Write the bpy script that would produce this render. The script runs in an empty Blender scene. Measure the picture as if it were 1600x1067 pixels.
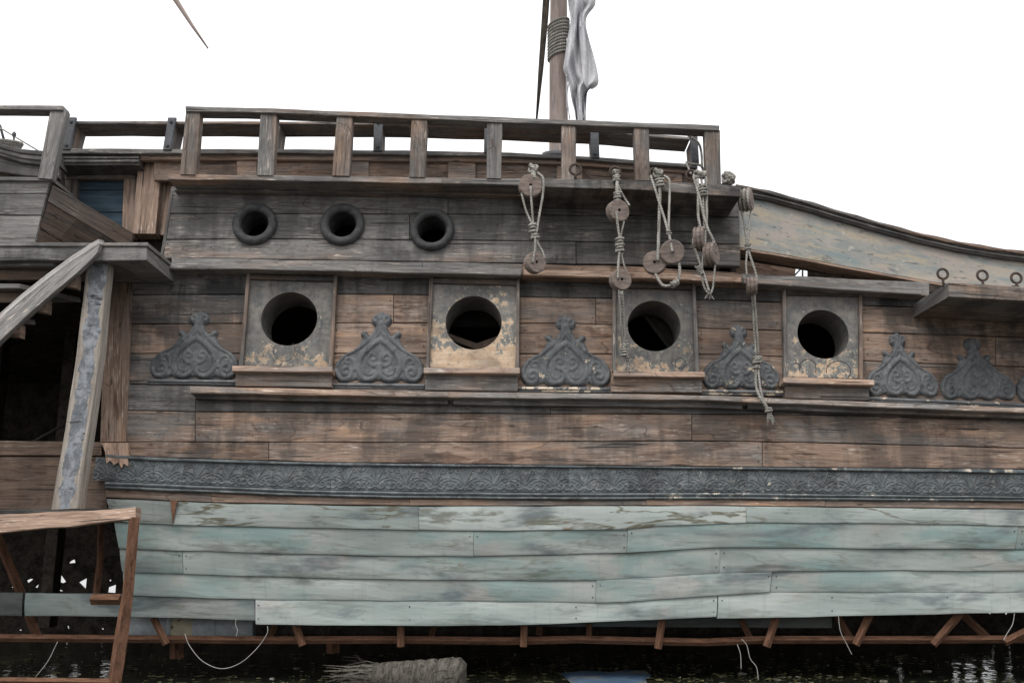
import bpy, bmesh, math, random
import numpy as np
from mathutils import Vector, Matrix
random.seed(7)
S = bpy.context.scene
COL = S.collection
R = math.radians

# ------------------------------------------------------------------ camera, sky, sun, exposure
EYE, PITCH, FOC, D, LEAN = 1.2, R(11.97), 1555.0, 9.7, R(5)
cam = bpy.data.objects.new('camera', bpy.data.cameras.new('camera'))
cam.data.sensor_width = 36; cam.data.lens = 36 * FOC / 1600; cam.data.clip_end = 5000
cam.location = (0, 0, EYE); cam.rotation_euler = (R(90) + PITCH, 0, 0)
COL.objects.link(cam); S.camera = cam
SUN_EL, SUN_AZ = R(52), R(200)          # high, behind the camera
W = bpy.data.worlds.new('World'); S.world = W; W.use_nodes = True
wt = W.node_tree; bg = wt.nodes['Background']
sky = wt.nodes.new('ShaderNodeTexSky'); sky.sky_type = 'NISHITA'; sky.sun_disc = False
sky.sun_elevation = SUN_EL; sky.sun_rotation = SUN_AZ; sky.dust_density = 3.0; sky.air_density = 1.0
hs = wt.nodes.new('ShaderNodeHueSaturation'); hs.inputs['Saturation'].default_value = .10
mxw = wt.nodes.new('ShaderNodeMix'); mxw.data_type = 'RGBA'; mxw.inputs[0].default_value = .72
tcw = wt.nodes.new('ShaderNodeTexCoord'); spw = wt.nodes.new('ShaderNodeSeparateXYZ'); wt.links.new(tcw.outputs['Generated'], spw.inputs[0])
mrw = wt.nodes.new('ShaderNodeMapRange'); mrw.inputs[3].default_value = .82; mrw.inputs[4].default_value = 1.75
wt.links.new(spw.outputs[2], mrw.inputs[0])                # overcast sky: brighter overhead than at the horizon
clw = wt.nodes.new('ShaderNodeMix'); clw.data_type = 'RGBA'; clw.blend_type = 'MULTIPLY'; clw.inputs[0].default_value = 1
clw.inputs[6].default_value = (10.2, 10.25, 10.35, 1); wt.links.new(mrw.outputs[0], clw.inputs[7]); wt.links.new(clw.outputs[2], mxw.inputs[7])
wt.links.new(sky.outputs[0], hs.inputs['Color']); wt.links.new(hs.outputs[0], mxw.inputs[6])
wt.links.new(mxw.outputs[2], bg.inputs['Color']); bg.inputs['Strength'].default_value = .13
sl = bpy.data.lights.new('sun', 'SUN'); sl.energy = 1.1; sl.angle = R(18); sl.color = (1, .96, .9)
so = bpy.data.objects.new('sun', sl); COL.objects.link(so)
sd = Vector((math.sin(SUN_AZ) * math.cos(SUN_EL), math.cos(SUN_AZ) * math.cos(SUN_EL), math.sin(SUN_EL)))
so.rotation_euler = sd.to_track_quat('Z', 'Y').to_euler(); so.location = sd * 40
S.view_settings.view_transform = 'Standard'; S.view_settings.look = 'None'
S.view_settings.exposure = 0.12; S.view_settings.gamma = 1; S.view_settings.use_curve_mapping = False
S.render.engine = 'CYCLES'; S.cycles.max_bounces = 6; S.cycles.use_denoising = True

# ------------------------------------------------------------------ from photo measurements to metres
CAM = Vector((0, 0, EYE))
FW = Vector((0, math.cos(PITCH), math.sin(PITCH))); UP = Vector((0, -math.sin(PITCH), math.cos(PITCH)))
def ray(px, py):
    return Vector((1, 0, 0)) * ((px - 800) / FOC) + UP * ((533.5 - py) / FOC) + FW
NH = Vector((0, -math.cos(LEAN), math.sin(LEAN)))
QH = Vector((0, D, EYE))
def hit(px, py, q, n):
    r = ray(px, py); return CAM + r * ((q - CAM).dot(n) / r.dot(n))
def P(px, py, off=0.):                      # on the hull side, off metres outboard
    return hit(px, py, QH + NH * off, NH)
QL = P(800, 787); ML = R(4); NL = Vector((0, -math.cos(ML), -math.sin(ML)))
def PL(px, py, off=0.):                     # on the lower hull that turns under
    return hit(px, py, QL + NL * off, NL)
def PY(px, py, y): return hit(px, py, Vector((0, y, 0)), Vector((0, -1, 0)))
def PZ(px, py, z): return hit(px, py, Vector((0, 0, z)), Vector((0, 0, 1)))
def line(pts):
    xs = [p[0] for p in pts]; ys = [p[1] for p in pts]
    def f(x):
        if len(pts) == 1: return ys[0]
        i = 0
        while i < len(xs) - 2 and x > xs[i + 1]: i += 1
        return ys[i] + (ys[i + 1] - ys[i]) * (x - xs[i]) / (xs[i + 1] - xs[i])
    return f

# ------------------------------------------------------------------ node materials
class G:
    def __init__(s, name):
        s.m = bpy.data.materials.new(name); s.m.use_nodes = True; s.t = s.m.node_tree
        s.b = s.t.nodes['Principled BSDF']
    def put(s, sock, v):
        if hasattr(v, 'is_output'): s.t.links.new(v, sock)
        elif isinstance(v, (tuple, list)) and len(v) == 3 and sock.type == 'RGBA': sock.default_value = (*v, 1)
        else: sock.default_value = v
    def math(s, op, a, b=0., c=0., clamp=False):
        n = s.t.nodes.new('ShaderNodeMath'); n.operation = op; n.use_clamp = clamp
        for k, v in enumerate((a, b, c)): s.put(n.inputs[k], v)
        return n.outputs[0]
    def vmul(s, v, k):
        n = s.t.nodes.new('ShaderNodeVectorMath'); n.operation = 'MULTIPLY'; s.put(n.inputs[0], v); n.inputs[1].default_value = k
        return n.outputs[0]
    def vadd(s, a, b):
        n = s.t.nodes.new('ShaderNodeVectorMath'); n.operation = 'ADD'; s.put(n.inputs[0], a); s.put(n.inputs[1], b); return n.outputs[0]
    def noise(s, v, k=(1, 1, 1), scale=1., detail=4., rough=.6, dist=0.):
        n = s.t.nodes.new('ShaderNodeTexNoise'); s.put(n.inputs['Vector'], s.vmul(v, k))
        n.inputs['Scale'].default_value = scale; n.inputs['Detail'].default_value = detail
        n.inputs['Roughness'].default_value = rough; n.inputs['Distortion'].default_value = dist
        return n.outputs[0]
    def step(s, v, a, b):                    # smooth 0..1 between a and b
        n = s.t.nodes.new('ShaderNodeMapRange'); n.interpolation_type = 'SMOOTHSTEP'
        s.put(n.inputs[0], v); s.put(n.inputs[1], a); s.put(n.inputs[2], b); return n.outputs[0]
    def mix(s, f, a, b, mode='MIX'):
        n = s.t.nodes.new('ShaderNodeMix'); n.data_type = 'RGBA'; n.blend_type = mode
        s.put(n.inputs[0], f); s.put(n.inputs[6], a); s.put(n.inputs[7], b); return n.outputs[2]
    def attr(s, name):
        n = s.t.nodes.new('ShaderNodeAttribute'); n.attribute_type = 'OBJECT'; n.attribute_name = name; return n.outputs['Fac']
    def rnd(s):
        return s.t.nodes.new('ShaderNodeObjectInfo').outputs['Random']
    def uv(s): return s.t.nodes.new('ShaderNodeTexCoord').outputs['UV']
    def pos(s): return s.t.nodes.new('ShaderNodeNewGeometry').outputs['Position']
    def seed(s, v, k=(53., 31., 0)):
        n = s.t.nodes.new('ShaderNodeCombineXYZ'); r = s.rnd()
        s.put(n.inputs[0], s.math('MULTIPLY', r, k[0])); s.put(n.inputs[1], s.math('MULTIPLY', r, k[1])); s.put(n.inputs[2], s.math('MULTIPLY', r, 19.))
        return s.vadd(v, n.outputs[0])
    def sep(s, v):
        n = s.t.nodes.new('ShaderNodeSeparateXYZ'); s.put(n.inputs[0], v); return n.outputs
    def bump(s, h, strength=.5, dist=.01):
        n = s.t.nodes.new('ShaderNodeBump'); n.inputs['Strength'].default_value = strength; n.inputs['Distance'].default_value = dist
        s.put(n.inputs['Height'], h); s.t.links.new(n.outputs[0], s.b.inputs['Normal'])
    def out(s, col, rough=.85, spec=.25, metal=0.):
        s.put(s.b.inputs['Base Color'], col); s.put(s.b.inputs['Roughness'], rough)
        s.b.inputs['Specular IOR Level'].default_value = spec; s.b.inputs['Metallic'].default_value = metal
        return s.m

def wood_mat():
    g = G('weathered_wood'); uv = g.seed(g.uv()); pos = g.pos()
    tone, val, soot = g.attr('tone'), g.attr('val'), g.attr('soot')
    fine = g.noise(uv, (2.6, 62, 1), detail=6, rough=.75)
    mid = g.noise(uv, (.9, 15, 1), detail=5, rough=.65, dist=.8)
    big = g.noise(uv, (.8, 3.0, 1), detail=5, rough=.62, dist=.4)
    # flat-sawn figure: nested contour lines of a stretched noise
    cont = g.noise(uv, (.75, 3.6, 1), detail=2.5, rough=.45, dist=.5)
    fig = g.math('PINGPONG', g.math('MULTIPLY', cont, 26.), .5)
    fig = g.step(fig, .0, .42)
    gm = g.step(g.math('ADD', g.math('ADD', g.math('MULTIPLY', fine, .60), g.math('MULTIPLY', mid, .37)), g.math('MULTIPLY', fig, .03)), .33, .69)
    grey = g.mix(gm, (.066, .0645, .063), (.208, .200, .193))
    brown = g.mix(gm, (.112, .076, .057), (.318, .226, .174))
    tm = g.step(g.math('ADD', tone, g.math('MULTIPLY_ADD', big, 1.7, -.85)), .22, .78)
    c = g.mix(tm, grey, brown)
    bare = g.math('MULTIPLY', g.step(g.noise(uv, (.9, 6, 3), detail=6, rough=.68), .53, .68), g.math('MULTIPLY', tm, .8))
    c = g.mix(bare, c, g.mix(gm, (.24, .138, .088), (.44, .295, .198)))
    # dark seams of the figure
    fr = g.math('PINGPONG', g.math('MULTIPLY', cont, 9.), .5)
    ln = g.math('MULTIPLY', g.math('SUBTRACT', 1., g.step(fr, .0, .085)), g.step(g.noise(uv, (1.2, 5, 7), detail=3), .44, .56))
    c = g.mix(g.math('MULTIPLY', ln, .70), c, (.055, .032, .022))
    # damp brown blotches with a hard rim
    bl = g.noise(uv, (1.7, 6.5, 4), detail=4, rough=.62)
    c = g.mix(g.math('MULTIPLY', g.step(bl, .595, .635), g.math('MULTIPLY', tm, .62)), c, (.072, .036, .025))
    # pale frayed fibre
    pf = g.step(g.noise(uv, (6, 80, 2), detail=4, rough=.65), .55, .66)
    pm = g.step(g.noise(uv, (1.5, 5.5, 9), detail=6, rough=.7), .475, .585)
    c = g.mix(g.math('MULTIPLY', g.math('MULTIPLY', pf, pm), .85), c, (.46, .395, .335))
    # silver film
    sf = g.step(g.noise(uv, (.9, 4, 12), detail=6, rough=.72), .48, .66)
    c = g.mix(g.math('MULTIPLY', sf, g.math('MULTIPLY_ADD', tm, -.42, .62)), c, g.mix(gm, (.105, .100, .097), (.245, .232, .223)))
    # checks
    ck = g.step(g.noise(uv, (1.1, 44, 5), detail=3, rough=.5), .345, .315)
    c = g.mix(g.math('MULTIPLY', ck, .85), c, (.018, .016, .015))
    # black mould and run-off, spreading over several boards
    so_ = g.noise(pos, (.9, .6, 1.3), detail=7, rough=.68, dist=.35)
    run = g.noise(pos, (4.2, 1, .6), detail=6, rough=.66)
    sm = g.step(g.math('ADD', g.math('MULTIPLY', so_, .62), g.math('MULTIPLY', run, .38)), .455, .555)
    sm = g.math('MULTIPLY', sm, g.math('MULTIPLY_ADD', fine, .9, .45))
    c = g.mix(g.math('MULTIPLY', sm, soot, clamp=True), c, (.026, .027, .028))
    # small knots and nail stains
    v = g.t.nodes.new('ShaderNodeTexVoronoi'); v.inputs['Scale'].default_value = 1.; v.inputs['Randomness'].default_value = 1.
    g.put(v.inputs['Vector'], g.vmul(uv, (1.7, 5.5, 1)))
    kn = g.math('SUBTRACT', 1., g.step(v.outputs['Distance'], .035, .085))
    c = g.mix(g.math('MULTIPLY', kn, .75), c, (.026, .021, .018))
    rv = g.math('MULTIPLY', val, g.math('MULTIPLY_ADD', g.rnd(), .30, .85))
    c = g.mix(1., c, rv, 'MULTIPLY')
    h = g.math('SUBTRACT', g.math('ADD', g.math('MULTIPLY', fine, .6), g.math('MULTIPLY', mid, .5)), g.math('MULTIPLY', ck, .9))
    g.bump(h, .7, .008)
    return g.out(c, g.math('MULTIPLY_ADD', fine, .2, .72), .25)

def paint_mat(name, paint, paint2, under, under2, scale=7., fringe=None):
    g = G(name); uv = g.seed(g.uv()); pos = g.pos(); peel = g.attr('peel')
    big = g.noise(uv, (1, 1, 1), scale * .45, 4, .6)
    n1 = g.noise(uv, (1.2, 1, 1), scale, 7, .68, .25)
    c = g.mix(g.step(g.noise(uv, (1, 1, 4), scale * .6, 5, .65), .35, .65), paint, paint2)
    streak = g.noise(uv, (14, 1.2, 1), 1., 4, .6)
    c = g.mix(g.math('MULTIPLY', g.step(streak, .52, .72), .4), c, (.03, .032, .035))
    e = g.math('ADD', g.math('MULTIPLY_ADD', big, .45, g.math('MULTIPLY', n1, .55)), g.math('MULTIPLY_ADD', peel, .5, -.25))
    gz = g.sep(g.t.nodes.new('ShaderNodeTexCoord').outputs['Generated'])[2]
    e = g.math('ADD', e, g.math('MULTIPLY', g.attr('low'), g.math('SUBTRACT', .45, gz)))
    mask = g.step(e, .575, .595)
    rim = g.math('MULTIPLY', g.step(e, .54, .575), g.math('SUBTRACT', 1., mask))
    if fringe: c = g.mix(g.math('MULTIPLY', rim, .7), c, fringe)
    fine = g.noise(uv, (3, 60, 1), 1., 4, .65)
    u = g.mix(g.step(g.math('MULTIPLY_ADD', fine, .5, g.math('MULTIPLY', g.noise(uv, (1, 2, 6), scale * .5, 4), .5)), .38, .62), under2, under)
    c = g.mix(mask, c, u)
    sp = g.step(g.noise(uv, (1, 1, 8), 55, 3, .6), .62, .72)
    c = g.mix(g.math('MULTIPLY', sp, .35), c, (.03, .03, .032))
    so_ = g.step(g.noise(pos, (1.1, .6, 1.5), 1., 5, .65), .50, .68)
    c = g.mix(g.math('MULTIPLY', so_, .5), c, (.04, .042, .045))
    du = g.step(g.noise(uv, (1, 1, 15), scale * 1.6, 6, .7), .50, .66)
    c = g.mix(g.math('MULTIPLY', du, .45), c, (.205, .205, .20))
    v = g.t.nodes.new('ShaderNodeTexVoronoi'); v.feature = 'DISTANCE_TO_EDGE'; v.inputs['Scale'].default_value = scale * .7
    g.put(v.inputs['Vector'], g.vadd(uv, g.vmul(n1, (.35, .35, .35))))
    crk = g.math('MULTIPLY', g.math('SUBTRACT', 1., g.step(v.outputs['Distance'], .004, .02)), g.step(big, .50, .58))
    c = g.mix(g.math('MULTIPLY', crk, .7), c, (.02, .02, .021))
    c = g.mix(1., c, g.attr('val'), 'MULTIPLY')
    g.bump(g.math('SUBTRACT', g.math('MULTIPLY', n1, .6), g.math('ADD', g.math('MULTIPLY', mask, .5), g.math('MULTIPLY', crk, .5))), .6, .008)
    return g.out(c, .7, .3)

def sheet_mat():
    g = G('verdigris_sheet'); uv0 = g.uv(); uv = g.seed(uv0); pos = g.pos()
    a = g.noise(uv, (.55, 1.6, 1), 1., 4, .55)
    c = g.mix(g.step(a, .38, .62), (.245, .278, .265), (.345, .375, .358))
    b = g.noise(uv, (.9, 2.6, 5), 1., 4, .6)
    c = g.mix(g.math('MULTIPLY', g.step(b, .44, .62), g.attr('tone')), c, (.190, .275, .265))
    cl = g.noise(pos, (.9, .3, 3.4), 1., 5, .6, .3)
    c = g.mix(g.math('MULTIPLY', g.step(cl, .50, .66), .85), c, (.095, .115, .125))
    pk = g.noise(uv, (1.4, 2.2, 9), 1., 5, .6)
    c = g.mix(g.math('MULTIPLY', g.step(pk, .54, .70), .55), c, (.37, .335, .31))
    # tide marks: thin olive contour lines and smudges
    cont = g.noise(uv, (.75, 4.6, 3), 1., 5, .55, .35)
    fr = g.math('ABSOLUTE', g.math('SUBTRACT', cont, .52))
    tl = g.math('MULTIPLY', g.math('SUBTRACT', 1., g.step(fr, .004, .026)), g.step(g.noise(uv, (1.0, 1.2, 13), 1., 4), .44, .56))
    stn = g.attr('stain')
    c = g.mix(g.math('MULTIPLY', tl, stn), c, (.105, .097, .062))
    sm = g.step(g.noise(uv, (1.2, 5.5, 21), 1., 6, .68), .555, .66)
    c = g.mix(g.math('MULTIPLY', sm, g.math('MULTIPLY_ADD', stn, .6, .25)), c, (.105, .110, .085))
    sc = g.step(g.noise(uv, (3, 40, 2), 1., 4, .65), .60, .72)
    c = g.mix(g.math('MULTIPLY', sc, .35), c, (.16, .165, .15))
    vs_ = g.step(g.noise(uv, (16, .7, 6), 1., 4, .65), .54, .72)
    c = g.mix(g.math('MULTIPLY', vs_, .28), c, (.17, .19, .18))
    sp = g.step(g.noise(uv, (1, 1, 3), 42, 3, .6), .655, .72)
    c = g.mix(g.math('MULTIPLY', sp, .5), c, (.12, .10, .08))
    ru = g.step(g.noise(uv, (2.2, 3.0, 31), 1., 5, .7), .665, .72)
    c = g.mix(g.math('MULTIPLY', ru, .6), c, (.20, .115, .07))
    c = g.mix(1., c, g.math('MULTIPLY', g.attr('val'), g.math('MULTIPLY_ADD', g.rnd(), .14, .93)), 'MULTIPLY')
    g.bump(g.math('ADD', g.math('MULTIPLY', g.noise(uv, (1.5, 4, 1), 1., 3), 1.), g.math('MULTIPLY', sc, .08)), .35, .03)
    return g.out(c, .62, .35)

def simple_mat(name, c1, c2, scale=8., k=(1, 1, 1), rough=.8, spec=.3, metal=0., bump=.3, c3=None, use='uv'):
    g = G(name); v = g.seed(g.uv()) if use == 'uv' else g.pos()
    n = g.noise(v, k, scale, 6, .65); n2 = g.noise(v, k, scale * 5, 4, .6)
    c = g.mix(g.step(g.math('MULTIPLY_ADD', n2, .35, g.math('MULTIPLY', n, .65)), .36, .64), c1, c2)
    if c3: c = g.mix(g.step(g.noise(v, k, scale * .6, 5, .7), .56, .64), c, c3)
    g.bump(n2, bump, .006)
    return g.out(c, rough, spec, metal)

def rope_mat():
    g = G('old_rope'); uv = g.uv(); s = g.sep(uv)
    w = g.math('SINE', g.math('MULTIPLY', g.math('ADD', g.math('MULTIPLY', s[0], 32.), g.math('MULTIPLY', s[1], 2.)), 6.2832))
    n = g.noise(g.seed(uv), (9, 2, 1), 1., 5, .65)
    c = g.mix(g.step(n, .36, .66), (.20, .19, .17), (.42, .405, .375))
    c = g.mix(g.math('MULTIPLY', g.step(w, .1, -.9), .32), c, (.055, .05, .045))
    g.bump(g.math('MULTIPLY_ADD', n, .6, w), .5, .004)
    return g.out(c, .95, .1)

def bark_mat():
    g = G('bark_strip'); uv = g.seed(g.uv()); s = g.sep(g.uv())
    edge = g.math('MULTIPLY', g.noise(uv, (7, 1, 1), 1., 4, .6), .16)
    d = g.math('ABSOLUTE', g.math('SUBTRACT', s[1], .228))
    m = g.step(g.math('ADD', d, edge), .152, .146)
    crk = g.step(g.noise(uv, (26, 5, 1), 1., 3, .6, .5), .40, .35)
    bk = g.mix(g.step(g.noise(uv, (12, 14, 1), 1., 5, .65), .38, .62), (.13, .14, .155), (.27, .285, .31))
    bk = g.mix(g.math('MULTIPLY', crk, .8), bk, (.035, .033, .032))
    fine = g.noise(uv, (2.5, 70, 1), 1., 5, .7)
    wd = g.mix(g.step(fine, .36, .64), (.20, .175, .15), (.37, .335, .295))
    c = g.mix(m, wd, bk)
    g.bump(g.math('ADD', g.math('MULTIPLY', m, .5), g.math('MULTIPLY', crk, -.5)), .6, .012)
    return g.out(c, .85, .2)

def water_mat():
    g = G('canal_water'); p = g.pos()
    n = g.noise(p, (1, .6, 1), 1.3, 4, .55); n2 = g.noise(p, (1, .5, 1), 6., 3, .5)
    c = g.mix(g.step(g.noise(p, (1, 1, 1), .9, 5, .65), .50, .66), (.014, .017, .013), (.060, .062, .028))
    g.bump(g.math('MULTIPLY_ADD', n2, .25, n), .32, .06)
    return g.out(c, .07, .5)

def bulwark_mat():
    g = G('worn_blue_and_ochre_paint'); uv = g.uv()
    def m(k, z, d=6, sc=1.): return g.noise(uv, (k[0], k[1], 1), sc, d, .68, .3) if z == 0 else g.noise(g.vadd(uv, (z * 7.3, z * 3.1, z)), (k[0], k[1], 1), sc, d, .68, .3)
    c = g.mix(g.step(m((1.2, 2.5), 0), .40, .60), (.225, .235, .228), (.335, .310, .275))
    c = g.mix(g.math('MULTIPLY', g.step(m((1.8, 8), 1), .46, .62), .75), c, (.375, .315, .23))
    c = g.mix(g.math('MULTIPLY', g.step(m((1.6, 8), 2), .48, .64), .6), c, (.165, .225, .242))
    c = g.mix(g.math('MULTIPLY', g.step(m((1.1, 2.2), 3), .50, .64), .75), c, (.35, .30, .27))
    c = g.mix(g.math('MULTIPLY', g.step(m((4, 15), 4), .58, .66), .8), c, (.085, .095, .105))
    c = g.mix(g.math('MULTIPLY', g.step(m((9, 26), 5, 3), .62, .70), .7), c, (.045, .045, .05))
    c = g.mix(g.math('MULTIPLY', g.step(m((7, 11), 6, 4), .60, .68), .6), c, (.45, .42, .37))
    c = g.mix(g.math('MULTIPLY', g.step(m((22, 1.2), 7, 3), .60, .72), .35), c, (.20, .19, .18))
    g.bump(m((6, 16), 8), .4, .008)
    return g.out(c, .75, .25)

M = dict(
    wood=wood_mat(), sheet=sheet_mat(), rope=rope_mat(), bark=bark_mat(), water=water_mat(),
    carve=paint_mat('slate_paint_on_carving', (.072, .077, .084), (.118, .124, .130), (.54, .47, .38), (.43, .36, .28), 6.),
    frieze=paint_mat('slate_paint_on_frieze', (.050, .057, .061), (.092, .106, .112), (.46, .405, .34), (.36, .31, .25), 9., (.13, .16, .165)),
    port=paint_mat('flaking_grey_port_paint', (.105, .106, .105), (.185, .168, .150), (.52, .41, .30), (.38, .265, .175), 15., (.20, .235, .225)),
    bulwark=bulwark_mat(),
    blue=simple_mat('faded_blue_paint', (.028, .045, .062), (.055, .092, .125), 4, (.6, 5, 1)),
    iron=simple_mat('painted_iron', (.030, .033, .040), (.062, .066, .076), 14, rough=.55, spec=.45),
    ring=simple_mat('black_ring', (.036, .037, .039), (.082, .083, .086), 16, rough=.75, spec=.3, bump=.5),
    rusteye=simple_mat('rusted_eye', (.045, .034, .030), (.10, .075, .064), 20, rough=.85, spec=.2, bump=.5),
    rust=simple_mat('rust', (.085, .044, .028), (.185, .098, .062), 7, rough=.9, spec=.15, bump=.6, c3=(.065, .034, .022)),
    dark=simple_mat('shade_dark_timber', (.022, .019, .017), (.075, .063, .052), 5, rough=.95, spec=.05),  # near black: the shade inside the hold is put into this colour
    block=simple_mat('pulley_wood', (.115, .092, .080), (.245, .195, .170), 10, (1, 4, 1), rough=.85, bump=.5, c3=(.11, .095, .09)),
    mast=simple_mat('mast_timber', (.19, .15, .135), (.34, .275, .25), 3, (.35, 2.2, 1), rough=.8, c3=(.21, .205, .21)),
    cloth=simple_mat('grey_sailcloth', (.40, .40, .42), (.56, .56, .58), 5, rough=1., spec=0., bump=.5),
    drum=simple_mat('grey_drum', (.20, .23, .25), (.36, .385, .395), 3, rough=.5, spec=.4, c3=(.16, .09, .05)),
    wire=simple_mat('pale_wire', (.28, .27, .25), (.42, .41, .39), 8, rough=.7),
    palm=simple_mat('palm_fibre', (.032, .029, .025), (.135, .122, .105), 2.2, (22, 5, 1), rough=.95, spec=.05, bump=.9),
    tarp=simple_mat('blue_sheet', (.045, .085, .15), (.10, .155, .225), 3, rough=.5, c3=(.16, .16, .15)),
    litter=simple_mat('litter', (.14, .13, .115), (.36, .34, .31), 9, rough=.6),
    soil=simple_mat('unseen_quay_soil', (.05, .045, .038), (.10, .09, .075), 1.5, rough=.95, use='pos'),
)

# ------------------------------------------------------------------ building helpers
def root_of(o):
    while o.parent: o = o.parent
    return o
def place(o, parent):
    COL.objects.link(o)
    if parent: o.parent = parent
    return o
def base_loc(parent):
    v = Vector((0, 0, 0))
    while parent: v += parent.location; parent = parent.parent
    return v
def mesh_obj(name, verts, faces, mat, parent=None, uvs=None, smooth=False, **props):
    b = base_loc(parent)
    me = bpy.data.meshes.new(name)
    me.from_pydata([(v[0] - b.x, v[1] - b.y, v[2] - b.z) for v in verts], [], faces)
    if uvs is not None:
        ul = me.uv_layers.new(name='UVMap')
        flat = []
        for f in uvs:
            for c in f: flat += [c[0], c[1]]
        ul.data.foreach_set('uv', flat)
    bm = bmesh.new(); bm.from_mesh(me); bmesh.ops.recalc_face_normals(bm, faces=bm.faces); bm.to_mesh(me); bm.free()
    if smooth: me.polygons.foreach_set('use_smooth', [True] * len(me.polygons))
    me.materials.append(mat)
    o = bpy.data.objects.new(name, me); place(o, parent)
    for k, v in {**dict(tone=.5, val=1., soot=.6, peel=.5, stain=.4, low=0.), **props}.items(): o[k] = float(v) if not isinstance(v, str) else v
    return o
def thing(name, label, cat, loc=(0, 0, 0), group=None):
    o = bpy.data.objects.new(name, None); o.empty_display_size = .2; COL.objects.link(o); o.location = loc
    o['label'] = label; o['category'] = cat
    if group: o['group'] = group
    return o
def tag(o, label, cat, group=None):
    o['label'] = label; o['category'] = cat
    if group: o['group'] = group
    return o

def resample(pts, n):
    pts = [Vector(p) for p in pts]
    d = [0.]
    for a, b in zip(pts, pts[1:]): d.append(d[-1] + (b - a).length)
    out = []
    for i in range(n):
        t = d[-1] * i / (n - 1); k = 0
        while k < len(pts) - 2 and t > d[k + 1]: k += 1
        out.append(pts[k].lerp(pts[k + 1], (t - d[k]) / max(d[k + 1] - d[k], 1e-9)))
    return out

def slab(name, top, bot, depth, mat, parent=None, prof=None, ch=.006, jit=.0025, n=None, smooth=False, dents=0., ragged=0., **props):
    """A board: two 3-D edges of its outer face and the vector into its thickness."""
    depth = Vector(depth); dn = depth.normalized(); th = depth.length
    ln = sum(((Vector(b) - Vector(a)).length for a, b in zip(top, top[1:])))
    if n is None: n = max(2, min(40, int(ln / .28) + 1), len(top))
    A, B = resample(top, n), resample(bot, n)
    ph = random.random() * 50
    def wob(i, k, a): return a * (math.sin(i * 1.7 + ph + k) + .6 * math.sin(i * 3.1 + ph * 1.3 + k * 2)) / 1.6
    verts, u, sec_v = [], [0.], []
    for i in range(n):
        w = (B[i] - A[i]); L = w.length; w = w / max(L, 1e-9)
        a = A[i] + w * wob(i, 0, jit) + dn * wob(i, 5, jit); b = B[i] + w * wob(i, 2, jit) + dn * wob(i, 7, jit)
        if prof is None:
            sec = [a + dn * th, a + dn * ch, a + w * ch, b - w * ch, b + dn * ch, b + dn * th]
        else:
            sec = [a + dn * th]
            for t, o in prof:
                k = dents * (math.sin(i * .9 + ph) * .6 + math.sin(i * 2.3 + ph * 2) * .4) * math.sin(math.pi * t)
                sec.append(a.lerp(b, t) - dn * (o + k))
            sec.append(b + dn * th)
        verts += sec
        if i: u.append(u[-1] + (A[i] - A[i - 1]).length)
    m = len(verts) // n
    def secv(i):
        r = [0.]
        for j in range(m): r.append(r[-1] + (Vector(verts[i * m + (j + 1) % m]) - Vector(verts[i * m + j])).length)
        return r
    SV = [secv(i) for i in (0, n - 1)]
    vv = [[SV[0][j] + (SV[1][j] - SV[0][j]) * i / (n - 1) for j in range(m + 1)] for i in range(n)]
    faces, uvs = [], []
    for i in range(n - 1):
        for j in range(m):
            j2 = (j + 1) % m
            faces.append((i * m + j, (i + 1) * m + j, (i + 1) * m + j2, i * m + j2))
            uvs.append(((u[i], vv[i][j]), (u[i + 1], vv[i + 1][j]), (u[i + 1], vv[i + 1][j + 1]), (u[i], vv[i][j + 1])))
    for i, rev in ((0, False), (n - 1, True)):
        f = [i * m + j for j in range(m)]
        o = verts[f[0]]; w = (Vector(verts[f[-1]]) - Vector(o)); w = w.normalized() if w.length else Vector((0, 0, 1))
        uu = [((Vector(verts[k]) - Vector(o)).dot(dn) * .4, (Vector(verts[k]) - Vector(o)).dot(w)) for k in f]
        if rev: f = f[::-1]; uu = uu[::-1]
        faces.append(tuple(f)); uvs.append(tuple(uu))
    return mesh_obj(name, verts, faces, mat, parent, uvs, smooth, **props)

def board(name, top, bot, off, th, parent=None, mat=None, pf=P, dv=None, **kw):
    """top / bot: measured points on the hull side; off metres outboard, th thick."""
    n0 = NH if pf is P else NL
    dv = (-n0 * th) if dv is None else Vector(dv)
    return slab(name, [pf(x, y, off) for x, y in top], [pf(x, y, off) for x, y in bot], dv, mat or M['wood'], parent, **kw)
def span(f, x0, x1):
    k = max(2, int(abs(x1 - x0) / 60) + 1)
    return [(x0 + (x1 - x0) * i / (k - 1), f(x0 + (x1 - x0) * i / (k - 1))) for i in range(k)]
def plank(f, g, x0, x1, off, th, parent, gap=.55, s0=0, s1=0, name='plank', **kw):
    return board(name, [(x, y + gap) for x, y in span(f, x0 + gap, x1 - gap)],
                 [(x, y - gap) for x, y in span(g, x0 + gap + s0, x1 - gap + s1)], off, th, parent, **kw)

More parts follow.
